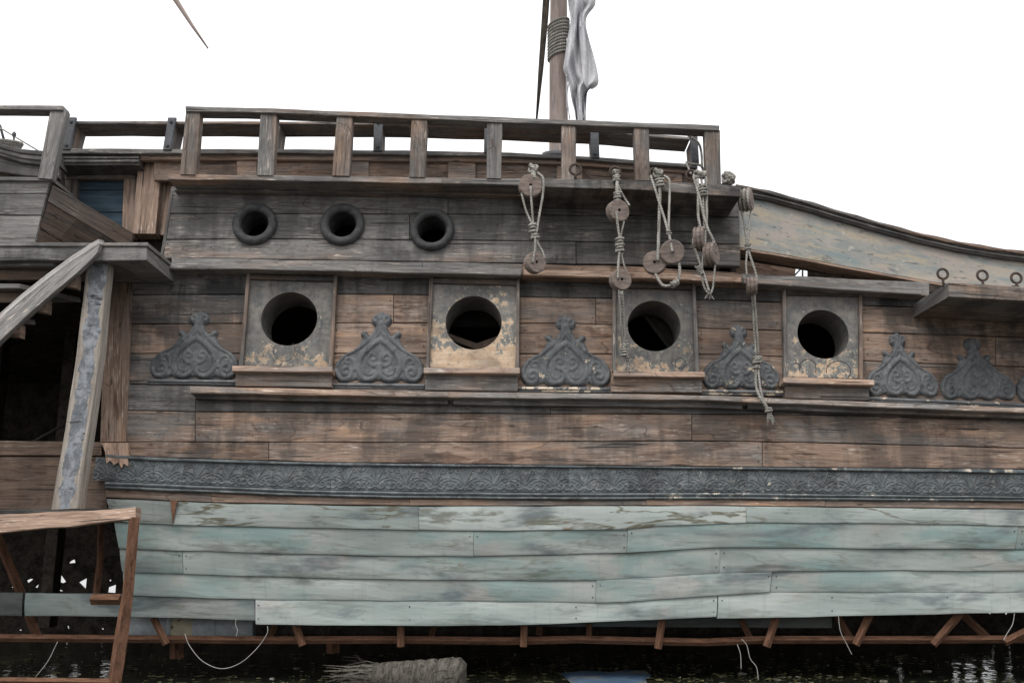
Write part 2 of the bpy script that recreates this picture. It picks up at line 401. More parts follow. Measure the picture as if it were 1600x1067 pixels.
def tube(name, pts, r, mat, parent=None, sides=8, sm=True, closed=False, **props):
    pts = [Vector(p) for p in pts]; n = len(pts)
    rs = r if isinstance(r, (list, tuple)) else [r] * n
    verts, u = [], [0.]
    prev = None
    for i, p in enumerate(pts):
        if closed: t = pts[(i + 1) % n] - pts[i - 1]
        else: t = pts[min(i + 1, n - 1)] - pts[max(i - 1, 0)]
        t.normalize()
        if prev is None:
            ax = Vector((0, 0, 1)) if abs(t.z) < .9 else Vector((1, 0, 0)); a = t.cross(ax).normalized()
        else: a = (prev - t * prev.dot(t)).normalized()
        prev = a; b = t.cross(a)
        for k in range(sides):
            an = 2 * math.pi * k / sides; verts.append(p + (a * math.cos(an) + b * math.sin(an)) * rs[i])
        if i: u.append(u[-1] + (p - pts[i - 1]).length)
    if closed: u.append(u[-1] + (pts[0] - pts[-1]).length)
    faces, uvs = [], []
    for i in range(n if closed else n - 1):
        i2 = (i + 1) % n
        for k in range(sides):
            k2 = (k + 1) % sides
            faces.append((i * sides + k, i2 * sides + k, i2 * sides + k2, i * sides + k2))
            uvs.append(((u[i], k / sides), (u[i + 1], k / sides), (u[i + 1], (k + 1) / sides), (u[i], (k + 1) / sides)))
    if not closed:
        for i in (0, n - 1):
            f = [i * sides + k for k in range(sides)]; faces.append(tuple(f)); uvs.append(tuple((.01 * k, .5) for k in range(sides)))
    return mesh_obj(name, verts, faces, mat, parent, uvs, sm, **props)
def smooth_path(pts, k=6):
    pts = [Vector(p) for p in pts]
    if len(pts) < 3: return resample(pts, k + 1)
    q = [2 * pts[0] - pts[1]] + pts + [2 * pts[-1] - pts[-2]]; out = []
    for i in range(1, len(q) - 2):
        for j in range(k):
            t = j / k; a, b, c, d = q[i - 1], q[i], q[i + 1], q[i + 2]
            out.append(.5 * ((2 * b) + (c - a) * t + (2 * a - 5 * b + 4 * c - d) * t * t + (3 * b - a - 3 * c + d) * t ** 3))
    return out + [pts[-1]]
def prism(name, loop, depth, mat, parent=None, along=None, **props):
    """A shaped plate: 3-D outline and the vector into its thickness."""
    n = len(loop); depth = Vector(depth)
    o = Vector(loop[0]); w = (along if along else Vector(loop[1]) - o).normalized(); dn = depth.normalized(); h = dn.cross(w)
    verts = [Vector(p) for p in loop] + [Vector(p) + depth for p in loop]
    pu = [((p - o).dot(w), (p - o).dot(h)) for p in verts]
    faces = [tuple(range(n)), tuple(range(2 * n - 1, n - 1, -1))]; uvs = [tuple(pu[:n]), tuple(pu[::-1][:n])]
    for i in range(n):
        j = (i + 1) % n; L = (verts[j] - verts[i]).length
        faces.append((i, j, j + n, i + n)); uvs.append(((0, 0), (L, 0), (L, depth.length), (0, depth.length)))
    return mesh_obj(name, verts, faces, mat, parent, uvs, **props)
def box(name, c0, c1, mat, parent=None, **props):
    (x0, y0, z0), (x1, y1, z1) = c0, c1
    return slab(name, [(x0, y0, z1), (x1, y0, z1)], [(x0, y0, z0), (x1, y0, z0)], (0, y1 - y0, 0), mat, parent, jit=0, **props)
def cut(o, cutters):
    """boolean difference, baked at once; the cutters are thrown away"""
    for c in cutters:
        md = o.modifiers.new('cut', 'BOOLEAN'); md.operation = 'DIFFERENCE'; md.solver = 'EXACT'; md.object = c
    bpy.context.view_layer.update()
    me = bpy.data.meshes.new_from_object(o.evaluated_get(bpy.context.evaluated_depsgraph_get()))
    o.modifiers.clear(); old = o.data; o.data = me; me.name = old.name; bpy.data.meshes.remove(old)
    while len(me.materials) > 1: me.materials.pop()
    for p in me.polygons: p.material_index = 0
def drop(objs):
    for c in objs:
        me = c.data; bpy.data.objects.remove(c); bpy.data.meshes.remove(me)
def ring_pts(c, rad, n, nrm=NH, squash=1.):
    nrm = Vector(nrm).normalized(); a = Vector((1, 0, 0)); b = nrm.cross(a).normalized()
    a = b.cross(nrm).normalized()
    return [c + a * (rad * math.cos(2 * math.pi * i / n)) + b * (rad * squash * math.sin(2 * math.pi * i / n)) for i in range(n)]
def lathe(name, prof, centre, axis, mat, parent, seg=28, smooth=True, **props):
    """prof: (radius, distance along axis), a closed loop"""
    axis = Vector(axis).normalized(); h = Vector((0, 0, 1)) if abs(axis.z) < .9 else Vector((0, 1, 0))
    a = axis.cross(h).normalized(); b = axis.cross(a)
    m = len(prof); verts, faces, uvs = [], [], []
    for i in range(seg):
        t = 2 * math.pi * i / seg
        for r, x in prof: verts.append(Vector(centre) + axis * x + (a * math.cos(t) + b * math.sin(t)) * r)
    for i in range(seg):
        i2 = (i + 1) % seg
        for j in range(m):
            j2 = (j + 1) % m
            f = (i * m + j, i2 * m + j, i2 * m + j2, i * m + j2); faces.append(f)
            fu = []
            for ii, k in ((i, j), (i2, j), (i2, j2), (i, j2)):
                t = 2 * math.pi * ii / seg; r, x = prof[k]
                fu.append((r * math.cos(t) + x, r * math.sin(t)))
            uvs.append(tuple(fu))
    o = mesh_obj(name, verts, faces, mat, parent, uvs, False, **props)
    return o

def relief(name, outline, ridges, nx, ny, wdt, hgt, depth, base, flat=False):
    """Carving as a height field inside an outline (x -1..1, y 0..hgt/half width); returns a mesh in x,z with -y outward."""
    x0, x1, y0, y1 = outline[:, 0].min(), outline[:, 0].max(), outline[:, 1].min(), outline[:, 1].max()
    X, Y = np.meshgrid(np.linspace(x0 - .02, x1 + .02, nx), np.linspace(y0 - .02, y1 + .02, ny))
    Pn = np.stack([X.ravel(), Y.ravel()], 1)
    a = outline; b = np.roll(outline, -1, 0)
    best = np.full(len(Pn), 9.); near = Pn.copy(); inside = np.zeros(len(Pn), bool)
    for s, e in zip(a, b):
        d = e - s; L = (d ** 2).sum()
        t = np.clip(((Pn - s) @ d) / max(L, 1e-12), 0, 1); q = s + t[:, None] * d
        dist = np.sqrt(((Pn - q) ** 2).sum(1)); m = dist < best; best[m] = dist[m]; near[m] = q[m]
        c = ((s[1] > Pn[:, 1]) != (e[1] > Pn[:, 1]))
        with np.errstate(divide='ignore', invalid='ignore'):
            xi = (e[0] - s[0]) * (Pn[:, 1] - s[1]) / (e[1] - s[1]) + s[0]
        inside ^= c & (Pn[:, 0] < xi)
    sdv = np.where(inside, best, -best)
    Hh = base * (1 - (1 - np.clip(sdv / .06, 0, 1)) ** 2)
    if flat: Hh = np.full(len(Pn), base)
    ext = np.zeros(len(Pn))
    for pts, r0, r1 in ridges:
        pts = np.array([(p[0], p[1]) for p in smooth_path([(q[0], q[1], 0) for q in pts], 8)])
        n = len(pts) - 1
        for i in range(n):
            s, e = pts[i], pts[i + 1]; d = e - s; L = (d ** 2).sum()
            t = np.clip(((Pn - s) @ d) / max(L, 1e-12), 0, 1); q = s + t[:, None] * d
            dist = np.sqrt(((Pn - q) ** 2).sum(1)); r = r0 + (r1 - r0) * (i + .5) / n
            ext = np.maximum(ext, np.sqrt(np.clip(1 - (dist / r) ** 2, 0, 1)) * r * depth)
    Hh = Hh + np.where(inside, ext * (1 if flat else np.clip(sdv / .03, 0, 1)), 0)
    cell = max((x1 - x0) / nx, (y1 - y0) / ny) * 1.5
    keep = sdv > -cell
    out = sdv < 0
    Pn[out] = near[out]; Hh[out] = base if flat else -.02
    idx = -np.ones(len(Pn), int); verts, fl = [], []
    def vid(k):
        if idx[k] < 0: idx[k] = len(verts); verts.append((Pn[k, 0] * wdt, -Hh[k] * wdt, Pn[k, 1] * wdt))
        return int(idx[k])
    for j in range(ny - 1):
        for i in range(nx - 1):
            q = (j * nx + i, j * nx + i + 1, (j + 1) * nx + i + 1, (j + 1) * nx + i)
            if all(keep[k] for k in q) and any(sdv[k] > 0 for k in q): fl.append(tuple(vid(k) for k in q))
    me = bpy.data.meshes.new(name); me.from_pydata(verts, [], fl)
    ul = me.uv_layers.new(name='UVMap')
    for lp in me.loops:
        v = verts[lp.vertex_index]; ul.data[lp.index].uv = (v[0], v[2])
    me.polygons.foreach_set('use_smooth', [True] * len(me.polygons))
    return me

HROT = (-LEAN, 0, 0)

# ------------------------------------------------------------------ the setting
wv = [(-900, -30, 0), (900, -30, 0), (900, 1800, 0), (-900, 1800, 0)]
wa = mesh_obj('water', wv, [(0, 1, 2, 3)], M['water']); wa['kind'] = 'structure'
qy = box('unseen_quay_ground', (-60, -60, -.3), (60, 7.6, .06), M['soil']); qy['kind'] = 'structure'  # unseen ground before the hull, added dark to cut light on its undersides

# ------------------------------------------------------------------ the ship
LX, RX = -240, 1840
ship = thing('wooden_ship', 'derelict wooden sailing ship with weathered planks, gun ports, carved ornaments and green lower strakes', 'ship', (0, D, 0))
zof = lambda py, off=0.: P(800, py, off).z
yof = lambda py, off=0.: P(800, py, off).y
xof = lambda px, py=533, off=0.: P(px, py, off).x

# --- inside of the hull (dark)
XL, XR = xof(LX) - 5.5, xof(RX) + 5.5
FAR = D + 6
far_top = zof(283)
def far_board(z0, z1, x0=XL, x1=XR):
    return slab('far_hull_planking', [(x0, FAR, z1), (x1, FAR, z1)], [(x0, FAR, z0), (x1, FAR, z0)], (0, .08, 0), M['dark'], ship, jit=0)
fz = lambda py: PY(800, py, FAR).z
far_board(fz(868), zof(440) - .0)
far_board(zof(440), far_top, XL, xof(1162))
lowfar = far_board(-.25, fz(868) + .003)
holes = [[(98, 877), (107, 872), (109, 879), (96, 880)], [(129, 869), (132, 868), (131, 873)], [(146, 872), (149, 870), (148, 875)],
         [(4, 918), (17, 912), (18, 921)], [(29, 907), (36, 904), (42, 905), (32, 913)], [(42, 918), (52, 909), (49, 919)],
         [(72, 906), (78, 899), (87, 899), (94, 909), (88, 912)], [(112, 910), (127, 902), (125, 923)], [(139, 908), (144, 901), (142, 909)],
         [(160, 906), (166, 906), (161, 912)], [(159, 918), (173, 913), (172, 927), (158, 926)], [(183, 920), (187, 918), (185, 927)],
         [(76, 924), (84, 921), (90, 924)], [(66, 917), (71, 915), (70, 919)], [(-40, 905), (-22, 898), (-28, 915)], [(-90, 912), (-70, 902), (-66, 918)],
         [(93, 980), (97, 976), (99, 983), (95, 985)], [(147, 984), (153, 982), (154, 987)], [(16, 986), (24, 984), (22, 988)],
         [(1552, 958), (1560, 957), (1562, 962)], [(1580, 957), (1588, 959), (1583, 964)],
         [(1484, 914), (1497, 912), (1500, 922), (1488, 926)], [(1503, 911), (1524, 915), (1522, 930), (1506, 926)], [(1531, 915), (1556, 913), (1552, 928), (1536, 933)], [(1566, 918), (1580, 914), (1583, 928)], [(1398, 922), (1412, 925), (1404, 929)]]
cs = []
for h in holes:
    cs.append(prism('hole', [PY(x, y, FAR - .2) for x, y in h], (0, .6, 0), M['dark']))
cut(lowfar, cs); drop(cs)
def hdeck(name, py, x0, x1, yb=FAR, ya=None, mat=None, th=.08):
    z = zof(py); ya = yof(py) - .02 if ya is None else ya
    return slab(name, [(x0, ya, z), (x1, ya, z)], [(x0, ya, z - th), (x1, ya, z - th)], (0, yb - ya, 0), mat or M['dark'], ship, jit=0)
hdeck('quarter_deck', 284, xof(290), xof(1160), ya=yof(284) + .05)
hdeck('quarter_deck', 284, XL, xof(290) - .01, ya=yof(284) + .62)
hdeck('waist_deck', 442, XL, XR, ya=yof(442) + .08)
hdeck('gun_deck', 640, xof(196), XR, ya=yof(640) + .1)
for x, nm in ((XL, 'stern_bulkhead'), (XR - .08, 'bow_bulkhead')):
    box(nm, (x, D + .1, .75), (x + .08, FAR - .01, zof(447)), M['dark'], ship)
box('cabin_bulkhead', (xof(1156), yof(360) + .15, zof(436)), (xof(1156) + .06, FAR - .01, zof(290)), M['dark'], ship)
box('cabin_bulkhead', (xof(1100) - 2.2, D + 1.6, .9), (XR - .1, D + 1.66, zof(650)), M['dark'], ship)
# frames (ribs) seen through the open side
for px in (-170, -62, 58, 196):
    p0, p1 = PY(px, 980, D + 2.2), PY(px, 445, D + 2.2)
    slab('frame_rib', [(p0.x, D + 2.2, p0.z), (p0.x, D + 2.2, p1.z)], [(p0.x + .14, D + 2.2, p0.z), (p0.x + .14, D + 2.2, p1.z)], (0, .2, 0), M['dark'], ship)
tube('hanging_strut', [PY(52, 690, D + 1.2), PY(102, 662, D + 1.2)], .018, M['wood'], ship, tone=.3, val=.5)

# --- gun deck planking between the ports
r0 = line([(200, 424), (800, 438), (1160, 446), (1600, 474)])
r1 = line([(200, 460.5), (590, 459.5), (890, 465), (1130, 469), (1424, 480), (1600, 485)])
r2 = line([(200, 506), (590, 504.6), (890, 505), (1130, 514), (1400, 521), (1600, 527)])
r3 = line([(200, 552), (590, 552), (890, 553), (1130, 553), (1400, 566), (1600, 573)])
r4 = line([(200, 600), (590, 606), (890, 612), (1130, 618), (1400, 628), (1600, 640)])
rows = [(r0, r1), (r1, r2), (r2, r3), (r3, r4)]
bays = [(200, 388), (515, 676), (806, 966), (1086, 1230), (1340, RX)]
joints = {(1, 1): 615, (1, 2): 931, (2, 4): 1556, (1, 4): 1660}
for bi, (a, b) in enumerate(bays):
    for ri, (f, g) in enumerate(rows):
        xs = [a] + ([joints[(ri, bi)]] if (ri, bi) in joints else []) + [b]
        for c0, c1 in zip(xs, xs[1:]):
            tn = (.10, .66, .74, .66)[ri] + random.uniform(-.1, .1) + (.12 if bi in (1, 2) and ri else 0) - (.12 if bi == 0 else 0)
            plank(f, g, c0, c1, -.05 + random.uniform(-.006, .006), .05, ship, tone=tn, val=(.80, 1.0, 1.05, 1.)[ri] * (1.12 if bi in (1, 2) and ri else 1.), soot=(.75, .5, .4, .45)[ri] + (.3 if bi in (0, 4) else 0))
# --- planking between gun deck ledge and frieze
q1 = line([(200, 641), (300, 643), (800, 646), (1150, 647), (1300, 648), (1600, 657)])
q2 = line([(200, 690), (600, 691), (1100, 688.5), (1300, 692), (1600, 700)])
q3 = line([(165, 709), (200, 713), (494, 722), (650, 724), (1000, 728), (1600, 733)])
for f, g, xs, tn in ((r4, q1, (200, 306, 860, 1420, RX), .18), (q1, q2, (198, 305, 1081, RX), .62), (q2, q3, (198, 420, 1191, RX), .70)):
    for c0, c1 in zip(xs, xs[1:]):
        plank(f, g, c0, c1, -.03 + random.uniform(-.005, .005), .05, ship, tone=tn + random.uniform(-.1, .08), val=1.06, soot=.6)
# ledge and the moulding under it
lt = line([(297, 603), (360, 605), (760, 612.5), (1080, 616.5), (1340, 627), (1600, 637)])
lb = line([(297, 614), (360, 615), (760, 622), (1080, 624.5), (1340, 635), (1600, 645)])
lc = line([(297, 623), (360, 624), (760, 633), (1080, 636), (1340, 645), (1600, 654)])
for c0, c1 in ((297, 700), (700, 1160), (1160, RX)):
    plank(lt, lb, c0, c1, .13, .18, ship, gap=.2, name='ledge', tone=.5, val=1.9, soot=.3, jit=.004)
    plank(lb, lc, c0 + 8, c1, .05, .1, ship, gap=.2, name='ledge_moulding', tone=.38, val=.85, soot=.5)
# --- frieze band
ft = line([(165, 714), (200, 718), (494, 726.5), (650, 728.5), (1000, 731), (1600, 739)])
fb = line([(165, 752), (494, 765.5), (650, 768), (900, 770), (1100, 769), (1600, 775)])
fm = line([(165, 764), (494, 776), (650, 779), (900, 781), (1100, 780), (1600, 784)])
fc = line([(165, 777), (340, 785), (650, 790), (1100, 789), (1600, 795)])
frieze = board('frieze', span(ft, 165, RX), span(fb, 165, RX), -.005, .05, ship, M['frieze'], n=40, peel=.3)
plank(q3, ft, 165, 1020, .035, .06, frieze, gap=.2, name='frieze_moulding', mat=M['frieze'], peel=.30, val=1.35)
plank(q3, ft, 1020, RX, .035, .06, frieze, gap=.2, name='frieze_moulding', mat=M['frieze'], peel=.50, val=1.35)
tor = [(0, 0), (.08, .018), (.3, .03), (.5, .02), (.56, .004), (.64, .016), (.85, .018), (1, .0)]
plank(fb, fm, 165, 1023, .03, .08, frieze, gap=.2, name='frieze_moulding', mat=M['frieze'], peel=.32, val=1.45, prof=tor)
plank(fb, fm, 1023, RX, .03, .08, frieze, gap=.2, name='frieze_moulding', mat=M['frieze'], peel=.52, val=1.45, prof=tor)
for c0, c1, v in ((165, 330, .9), (330, 640, 1.2), (640, 1010, 1.7), (1010, 1290, 1.8), (1290, RX, 1.4)):
    plank(fm, fc, c0, c1, .0, .05, ship, gap=.3, name='strip', tone=.62, val=v, soot=.25)
tile_out = np.array([(-1, 0), (1, 0), (1, 1.86), (-1, 1.86)], float)
def mir(rs): return rs + [([(-x, y) for x, y in p], a, b) for p, a, b in rs]
tr = mir([([(0, .55), (.16, .95), (.30, 1.30), (.40, 1.58), (.60, 1.62), (.62, 1.42), (.48, 1.40)], .075, .05),
          ([(0, .6), (.10, 1.1), (.12, 1.5), (.22, 1.72)], .06, .05),
          ([(.05, .5), (.34, .86), (.62, 1.02), (.86, 1.02), (.90, .9)], .055, .04),
          ([(.05, .3), (.28, .15), (.52, .22), (.58, .48), (.42, .62), (.30, .48), (.40, .38)], .075, .05),
          ([(1.0, .18), (.78, .16), (.66, .34), (.74, .56), (.90, .54), (.92, .40)], .07, .05),
          ([(.62, .72), (.78, .82), (.96, .86)], .05, .05), ([(.75, 1.72), (.9, 1.5), (1., 1.45)], .06, .05)]) + \
     [([(0, .1), (0, .55)], .06, .05)]
TW = 46.6
tmesh = relief('frieze_panel', tile_out, tr, 64, 60, .143, .27, .85, .02, True)
tmesh.materials.append(M['frieze'])
x = 214.0 - TW; k = 0
while x < RX - 30:
    c = P(x, fb(x) - 1.0, .0); wpx = (P(x + 1, fb(x), 0) - P(x, fb(x), 0)).length
    hgt = (P(x, ft(x), 0) - P(x, fb(x), 0)).length
    o = bpy.data.objects.new('frieze_panel', tmesh); place(o, frieze)
    o.location = c - base_loc(frieze)
    sl_ = math.atan2(fb(x + 20) - fb(x - 20), 40)
    o.rotation_euler = (-LEAN, sl_, 0); o.scale = (TW * wpx / .286 * .998, 1.15, (hgt - .012) / (1.86 * .143))
    o['peel'] = .30 if x < 1020 else (.43 if x < 1380 else .34); o['val'] = random.uniform(1.0, 1.35) * (1.15 if 640 < x < 960 else 1)
    x += TW

# --- gun ports
def gun_port(i, cx, cy, rad, l, r, sill, apron, top, peel, val):
    (lt_, lb_), (rt_, rb_) = l, r
    bot = sill[2]
    panel = board('gun_port', [(lt_ + 3, top), (rt_ - 3, top + 3)], [(lb_ + 3, bot), (rb_ - 3, bot + 3)], -.03, .05, ship, M['port'], n=2, jit=0, peel=peel, val=val, low=.22)
    c = P(cx, cy, -.03); rm = rad * (P(cx + 1, cy, -.03) - c).length
    cy_ = prism('cutter', [p + NH * .3 for p in ring_pts(c, rm, 48)], NH * -.7, M['port'])
    cut(panel, [cy_]); drop([cy_])
    # tube through the hull side
    prof = [(rm + .0015, -.012), (rm + .03, -.055), (rm + .03, -.42), (rm - .01, -.42)]
    ax = Vector((0, -1, 0)) * .999
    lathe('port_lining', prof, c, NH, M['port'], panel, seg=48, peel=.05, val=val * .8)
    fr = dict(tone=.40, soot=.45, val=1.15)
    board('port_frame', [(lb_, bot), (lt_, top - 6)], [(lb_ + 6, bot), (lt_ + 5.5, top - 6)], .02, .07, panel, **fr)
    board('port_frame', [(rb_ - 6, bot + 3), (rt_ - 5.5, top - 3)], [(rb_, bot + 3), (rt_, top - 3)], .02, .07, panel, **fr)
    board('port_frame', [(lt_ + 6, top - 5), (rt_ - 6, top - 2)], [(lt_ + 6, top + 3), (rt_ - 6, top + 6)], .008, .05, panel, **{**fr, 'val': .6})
    s0, s1, sy0, sy1, dy = sill
    board('port_sill', [(s0, sy0), (s1, sy0 + dy)], [(s0, sy1), (s1, sy1 + dy)], .15, .19, panel, tone=.62, val=1.85, soot=.1)
    a0, a1, ay0, ay1, ady = apron
    board('port_apron', [(a0, ay0), (a1, ay0 + ady)], [(a0, ay1), (a1, ay1 + ady)], .07, .1, panel, tone=.45, val=1.0, soot=.4)
    return panel
PORTS = [(451.8, 497.9, 44, (385, 373), (527, 519), (363, 519, 571, 580, 1.5), (368, 518, 581, 603, 2), 433, .46, 1.),
         (740, 504, 44, (671, 665), (812.5, 811), (662, 812, 574, 583, .5), (664, 809, 584, 609.5, 1.5), 439, .70, 1.2),
         (1022, 509, 41.5, (957, 957.5), (1087, 1093), (959, 1101, 579.5, 588, 1), (955, 1097, 589, 612, 1), 446, .49, 1.),
         (1286, 522, 40, (1223, 1225), (1348, 1349), (1224, 1366, 589, 598, 4), (1227, 1358, 599, 622, 3), 457, .48, 1.1)]
pobs = []
for i, (cx, cy, rad, l, r, sl_, ap, top, peel, val) in enumerate(PORTS):
    pobs.append(gun_port(i, cx, cy, rad, l, r, sl_, ap, top, peel, val))
for o, lab in zip(pobs, ('gun port with dark grey paint flaking below the hole', 'gun port with mostly bare orange wood and teal remnants',
                         'gun port with grey paint and a board leaning inside', 'gun port with bare ochre patch and ring marks')): o['label'] = lab
# scored ring marks under the fourth port, and a smaller one under the others
def ringmark(panel, cx, cy, rx, ry, a0, a1, r=.004):
    pts = [P(cx + rx * math.cos(R(a)), cy - ry * math.sin(R(a)), -.029) for a in np.linspace(a0, a1, 22)]
    tube('ring_mark', pts, r, M['ring'], panel, 5)
ringmark(pobs[3], 1262, 575, 13, 14, -30, 205); ringmark(pobs[3], 1310, 580, 19, 16, -35, 190); ringmark(pobs[3], 1241, 580, 12, 14, 20, 80)
ringmark(pobs[0], 444, 547, 17, 17, 150, 400, .0025); ringmark(pobs[2], 1063, 567, 8, 8, 0, 350, .003)
# boards lying inside the second and third port
slab('loose_board', [PY(700, 520, D + .8), PY(745, 536, D + .8), PY(790, 520, D + .8)], [PY(700, 530, D + .8), PY(745, 546, D + .8), PY(790, 531, D + .8)], (0, .5, 0), M['wood'], ship, tone=.8, val=1.5)
slab('loose_board', [PY(975, 455, D + .75), PY(1045, 545, D + .75)], [PY(1065, 430, D + .9), PY(1085, 500, D + .9)], (0, .04, 0), M['wood'], ship, tone=.3, val=.5)
slab('loose_board', [PY(660, 470, D + 1.), PY(820, 480, D + 1.)], [PY(660, 510, D + 1.), PY(820, 512, D + 1.)], (0, .04, 0), M['wood'], ship, tone=.2, val=.35)

# --- carved ornaments
half = [(.0, .055), (.06, .05), (.14, .01), (.30, -.005), (.42, .03), (.49, .075), (.58, .04), (.70, .0), (.84, .005), (.94, .08), (.995, .20), (1., .32), (.96, .44), (.86, .57), (.74, .65),
        (.60, .71), (.51, .80), (.44, .92), (.40, .985), (.45, 1.02), (.455, 1.09), (.40, 1.14), (.33, 1.13), (.275, 1.06), (.24, 1.03), (.17, 1.14), (.125, 1.25), (.17, 1.25), (.225, 1.31), (.23, 1.40), (.19, 1.48), (.12, 1.53), (.05, 1.545), (.0, 1.575)]
orn_out = np.array(half + [(-x, y) for x, y in half[-2:0:-1]], float)
orn_r = mir([([(.03, 1.30), (.09, 1.16), (.20, 1.0), (.34, .86), (.52, .73), (.72, .62), (.88, .48), (.955, .30), (.89, .12), (.76, .06), (.63, .13), (.62, .26), (.71, .33), (.80, .27), (.78, .18), (.71, .19)], .055, .045),
             ([(.0, .93), (.12, .86), (.30, .70), (.42, .54), (.46, .36), (.42, .19), (.30, .075), (.15, .075), (.05, .18), (.02, .32)], .065, .05),
             ([(.0, 1.2), (.07, 1.06), (.20, .88), (.36, .72)], .05, .03),
             ([(.03, .40), (.12, .36), (.23, .42), (.25, .54), (.17, .62), (.09, .57), (.10, .50), (.16, .50)], .04, .03),
             ([(.54, .28), (.56, .42), (.63, .52), (.73, .51), (.75, .43), (.68, .41)], .042, .03),
             ([(.04, 1.25), (.05, 1.38), (.11, 1.47), (.18, 1.44), (.18, 1.36), (.14, 1.34)], .045, .035),
             ([(.28, .97), (.34, 1.03), (.40, 1.08), (.39, 1.03)], .05, .04),
             ([(.10, .24), (.20, .17), (.32, .22), (.37, .34)], .03, .02)]) + [([(0, .93), (0, .70)], .03, .02), ([(0, 1.30), (0, 1.54)], .04, .05)]
omesh = relief('carved_ornament', orn_out, orn_r, 116, 92, 1.0, 1.575, 1.0, .075); omesh.materials.append(M['carve'])
ORN = [(302, 592.5, 70, 106, .32, 1.0), (591.5, 599, 71, 112, .30, 1.08), (884, 604.5, 71, 112, .47, 1.05), (1158.5, 609, 61, 102, .50, 1.0), (1411, 620.5, 57, 100, .30, 1.12), (1530, 625.5, 59, 98, .38, 1.1), (1650, 630, 60, 100, .33, 1.1), (1770, 635, 60, 100, .3, 1.1)]
orn_lab = ['dark slate carved ornament left of the first gun port', 'slate carved ornament between first and second gun ports', 'carved ornament with cream chips between second and third gun ports', 'carved ornament with chipped cream paint left of the fourth gun port',
           'slate carved ornament just right of the fourth gun port', 'slate carved ornament under the right channel board', None, None]
for (cx, cy, hw, hp, peel, val), lab in zip(ORN, orn_lab):
    c = P(cx, cy, -.045); sx = (P(cx + hw, cy, -.045) - c).length; sz = (P(cx, cy - hp, -.045) - c).length / 1.575
    o = bpy.data.objects.new('carved_ornament', omesh); place(o, ship)
    o.location = c - base_loc(ship); o.rotation_euler = (-LEAN, R(.7), 0); o.scale = (sx, .31, sz)
    o['peel'] = peel; o['val'] = val
    if lab: o['label'] = lab
for x0, x1, y0, y1, peel in ((230, 368, 592, 593.5, .35), (518, 663, 598, 599.5, .35), (811, 956, 604, 605, .68), (1097, 1226, 608, 610, .62), (1357, RX, 619.5, 640, .55)):
    board('ornament_base', [(x0, y0), (x1, y1)], [(x0, y0 + 4), (x1, y1 + 4)], .0, .05, ship, M['carve'], peel=peel, val=1.5)
    board('ornament_base', [(x0, y0 + 4.5), (x1, y1 + 4.5)], [(x0, y0 + 8), (x1, y1 + 8)], -.015, .04, ship, M['carve'], peel=peel, val=1.1)

# --- gallery above the gun deck
g0 = line([(270, 291), (690, 297), (1160, 303)])
g1 = line([(255, 333.5), (400, 333.5), (800, 335), (1160, 340)])
g2 = line([(255, 374.5), (400, 373), (800, 376), (1160, 381)])
g3 = line([(255, 403), (400, 405), (800, 411), (1160, 416)])
gal = []
for f, g, xs, s0, tn, vl in ((g0, g1, (267, 700, 1155), -5, .02, .92), (g1, g2, (261, 640, 1156), -6, .03, 1.0), (g2, g3, (254, 900, 1157), -3, .22, 1.05)):
    for k, (c0, c1) in enumerate(zip(xs, xs[1:])):
        gal.append(plank(f, g, c0, c1, .0 + random.uniform(-.005, .005), .07, ship, s0=s0 if k == 0 else 0, tone=tn + (.12 if k == 0 and vl > .95 else 0), val=vl * 1.12, soot=.62))
HOLES = [(398.5, 351, 35, 21), (535.5, 352, 35, 21), (675, 360, 35, 22)]
cs = []
for cx, cy, ro, ri in HOLES:
    c = P(cx, cy, 0); rm = (ri + 4) * (P(cx + 1, cy) - c).length
    cs.append(prism('cutter', [p + NH * .3 for p in ring_pts(c, rm, 36)], NH * -.8, M['ring']))
for o in gal: cut(o, cs)
drop(cs)
plab = ['black porthole ring, leftmost on the gallery', 'black porthole ring in the middle of the gallery', 'black porthole ring, rightmost on the gallery']
for (cx, cy, ro, ri), lb_ in zip(HOLES, plab):
    c = P(cx, cy, 0); k = (P(cx + 1, cy) - c).length
    a, b = ri * k, ro * k; w = (b - a) / 2; m = (a + b) / 2
    prof = [(m + w * math.cos(t), .012 + .055 * max(0, math.sin(t)) + (-.02 if math.sin(t) < -.1 else 0)) for t in np.linspace(0, math.pi, 9)] + [(a + .002, -.02), (b - .004, -.01)]
    rg = lathe('porthole', prof, c, NH, M['ring'], ship, seg=40); rg['label'] = lb_
    rg.data.polygons.foreach_set('use_smooth', [True] * len(rg.data.polygons))
    lathe('porthole_lining', [(a + .004, .0), (a + .03, .0), (a + .03, -.30), (a - .004, -.30)], c, NH, M['ring'], rg, seg=32)
board('corner_strip', [(268, 303), (249, 404)], [(271, 303), (254, 404)], .01, .4, ship, tone=.2, val=1.1)
# rail under the gallery
b0 = line([(270, 402), (400, 405), (800, 411.5), (1000, 416), (1160, 427), (1300, 434), (1430, 440)])
b1 = line([(262, 420), (400, 421.5), (800, 430), (1000, 435), (1160, 442), (1300, 452), (1450, 462)])
for c0, c1, tn, v in ((268, 660, .25, 1.25), (660, 816, .3, 1.2), (816, 1160, .88, 1.15), (1160, 1452, .35, 1.15)):
    plank(b0, b1, c0, c1, .12, .2, ship, gap=.3, name='rail_moulding', tone=tn, val=v, soot=.35, jit=.005)
b0m = line([(262, 411), (400, 412.5), (800, 420), (1000, 424), (1160, 433), (1300, 442), (1450, 450)])
plank(b0m, b1, 262, 814, .145, .05, ship, gap=.5, name='rail_moulding', tone=.3, val=1.35, soot=.2, jit=.004)
plank(b0m, b1, 818, 1158, .145, .05, ship, gap=.5, name='rail_moulding', tone=.8, val=1.45, soot=.15, jit=.004)
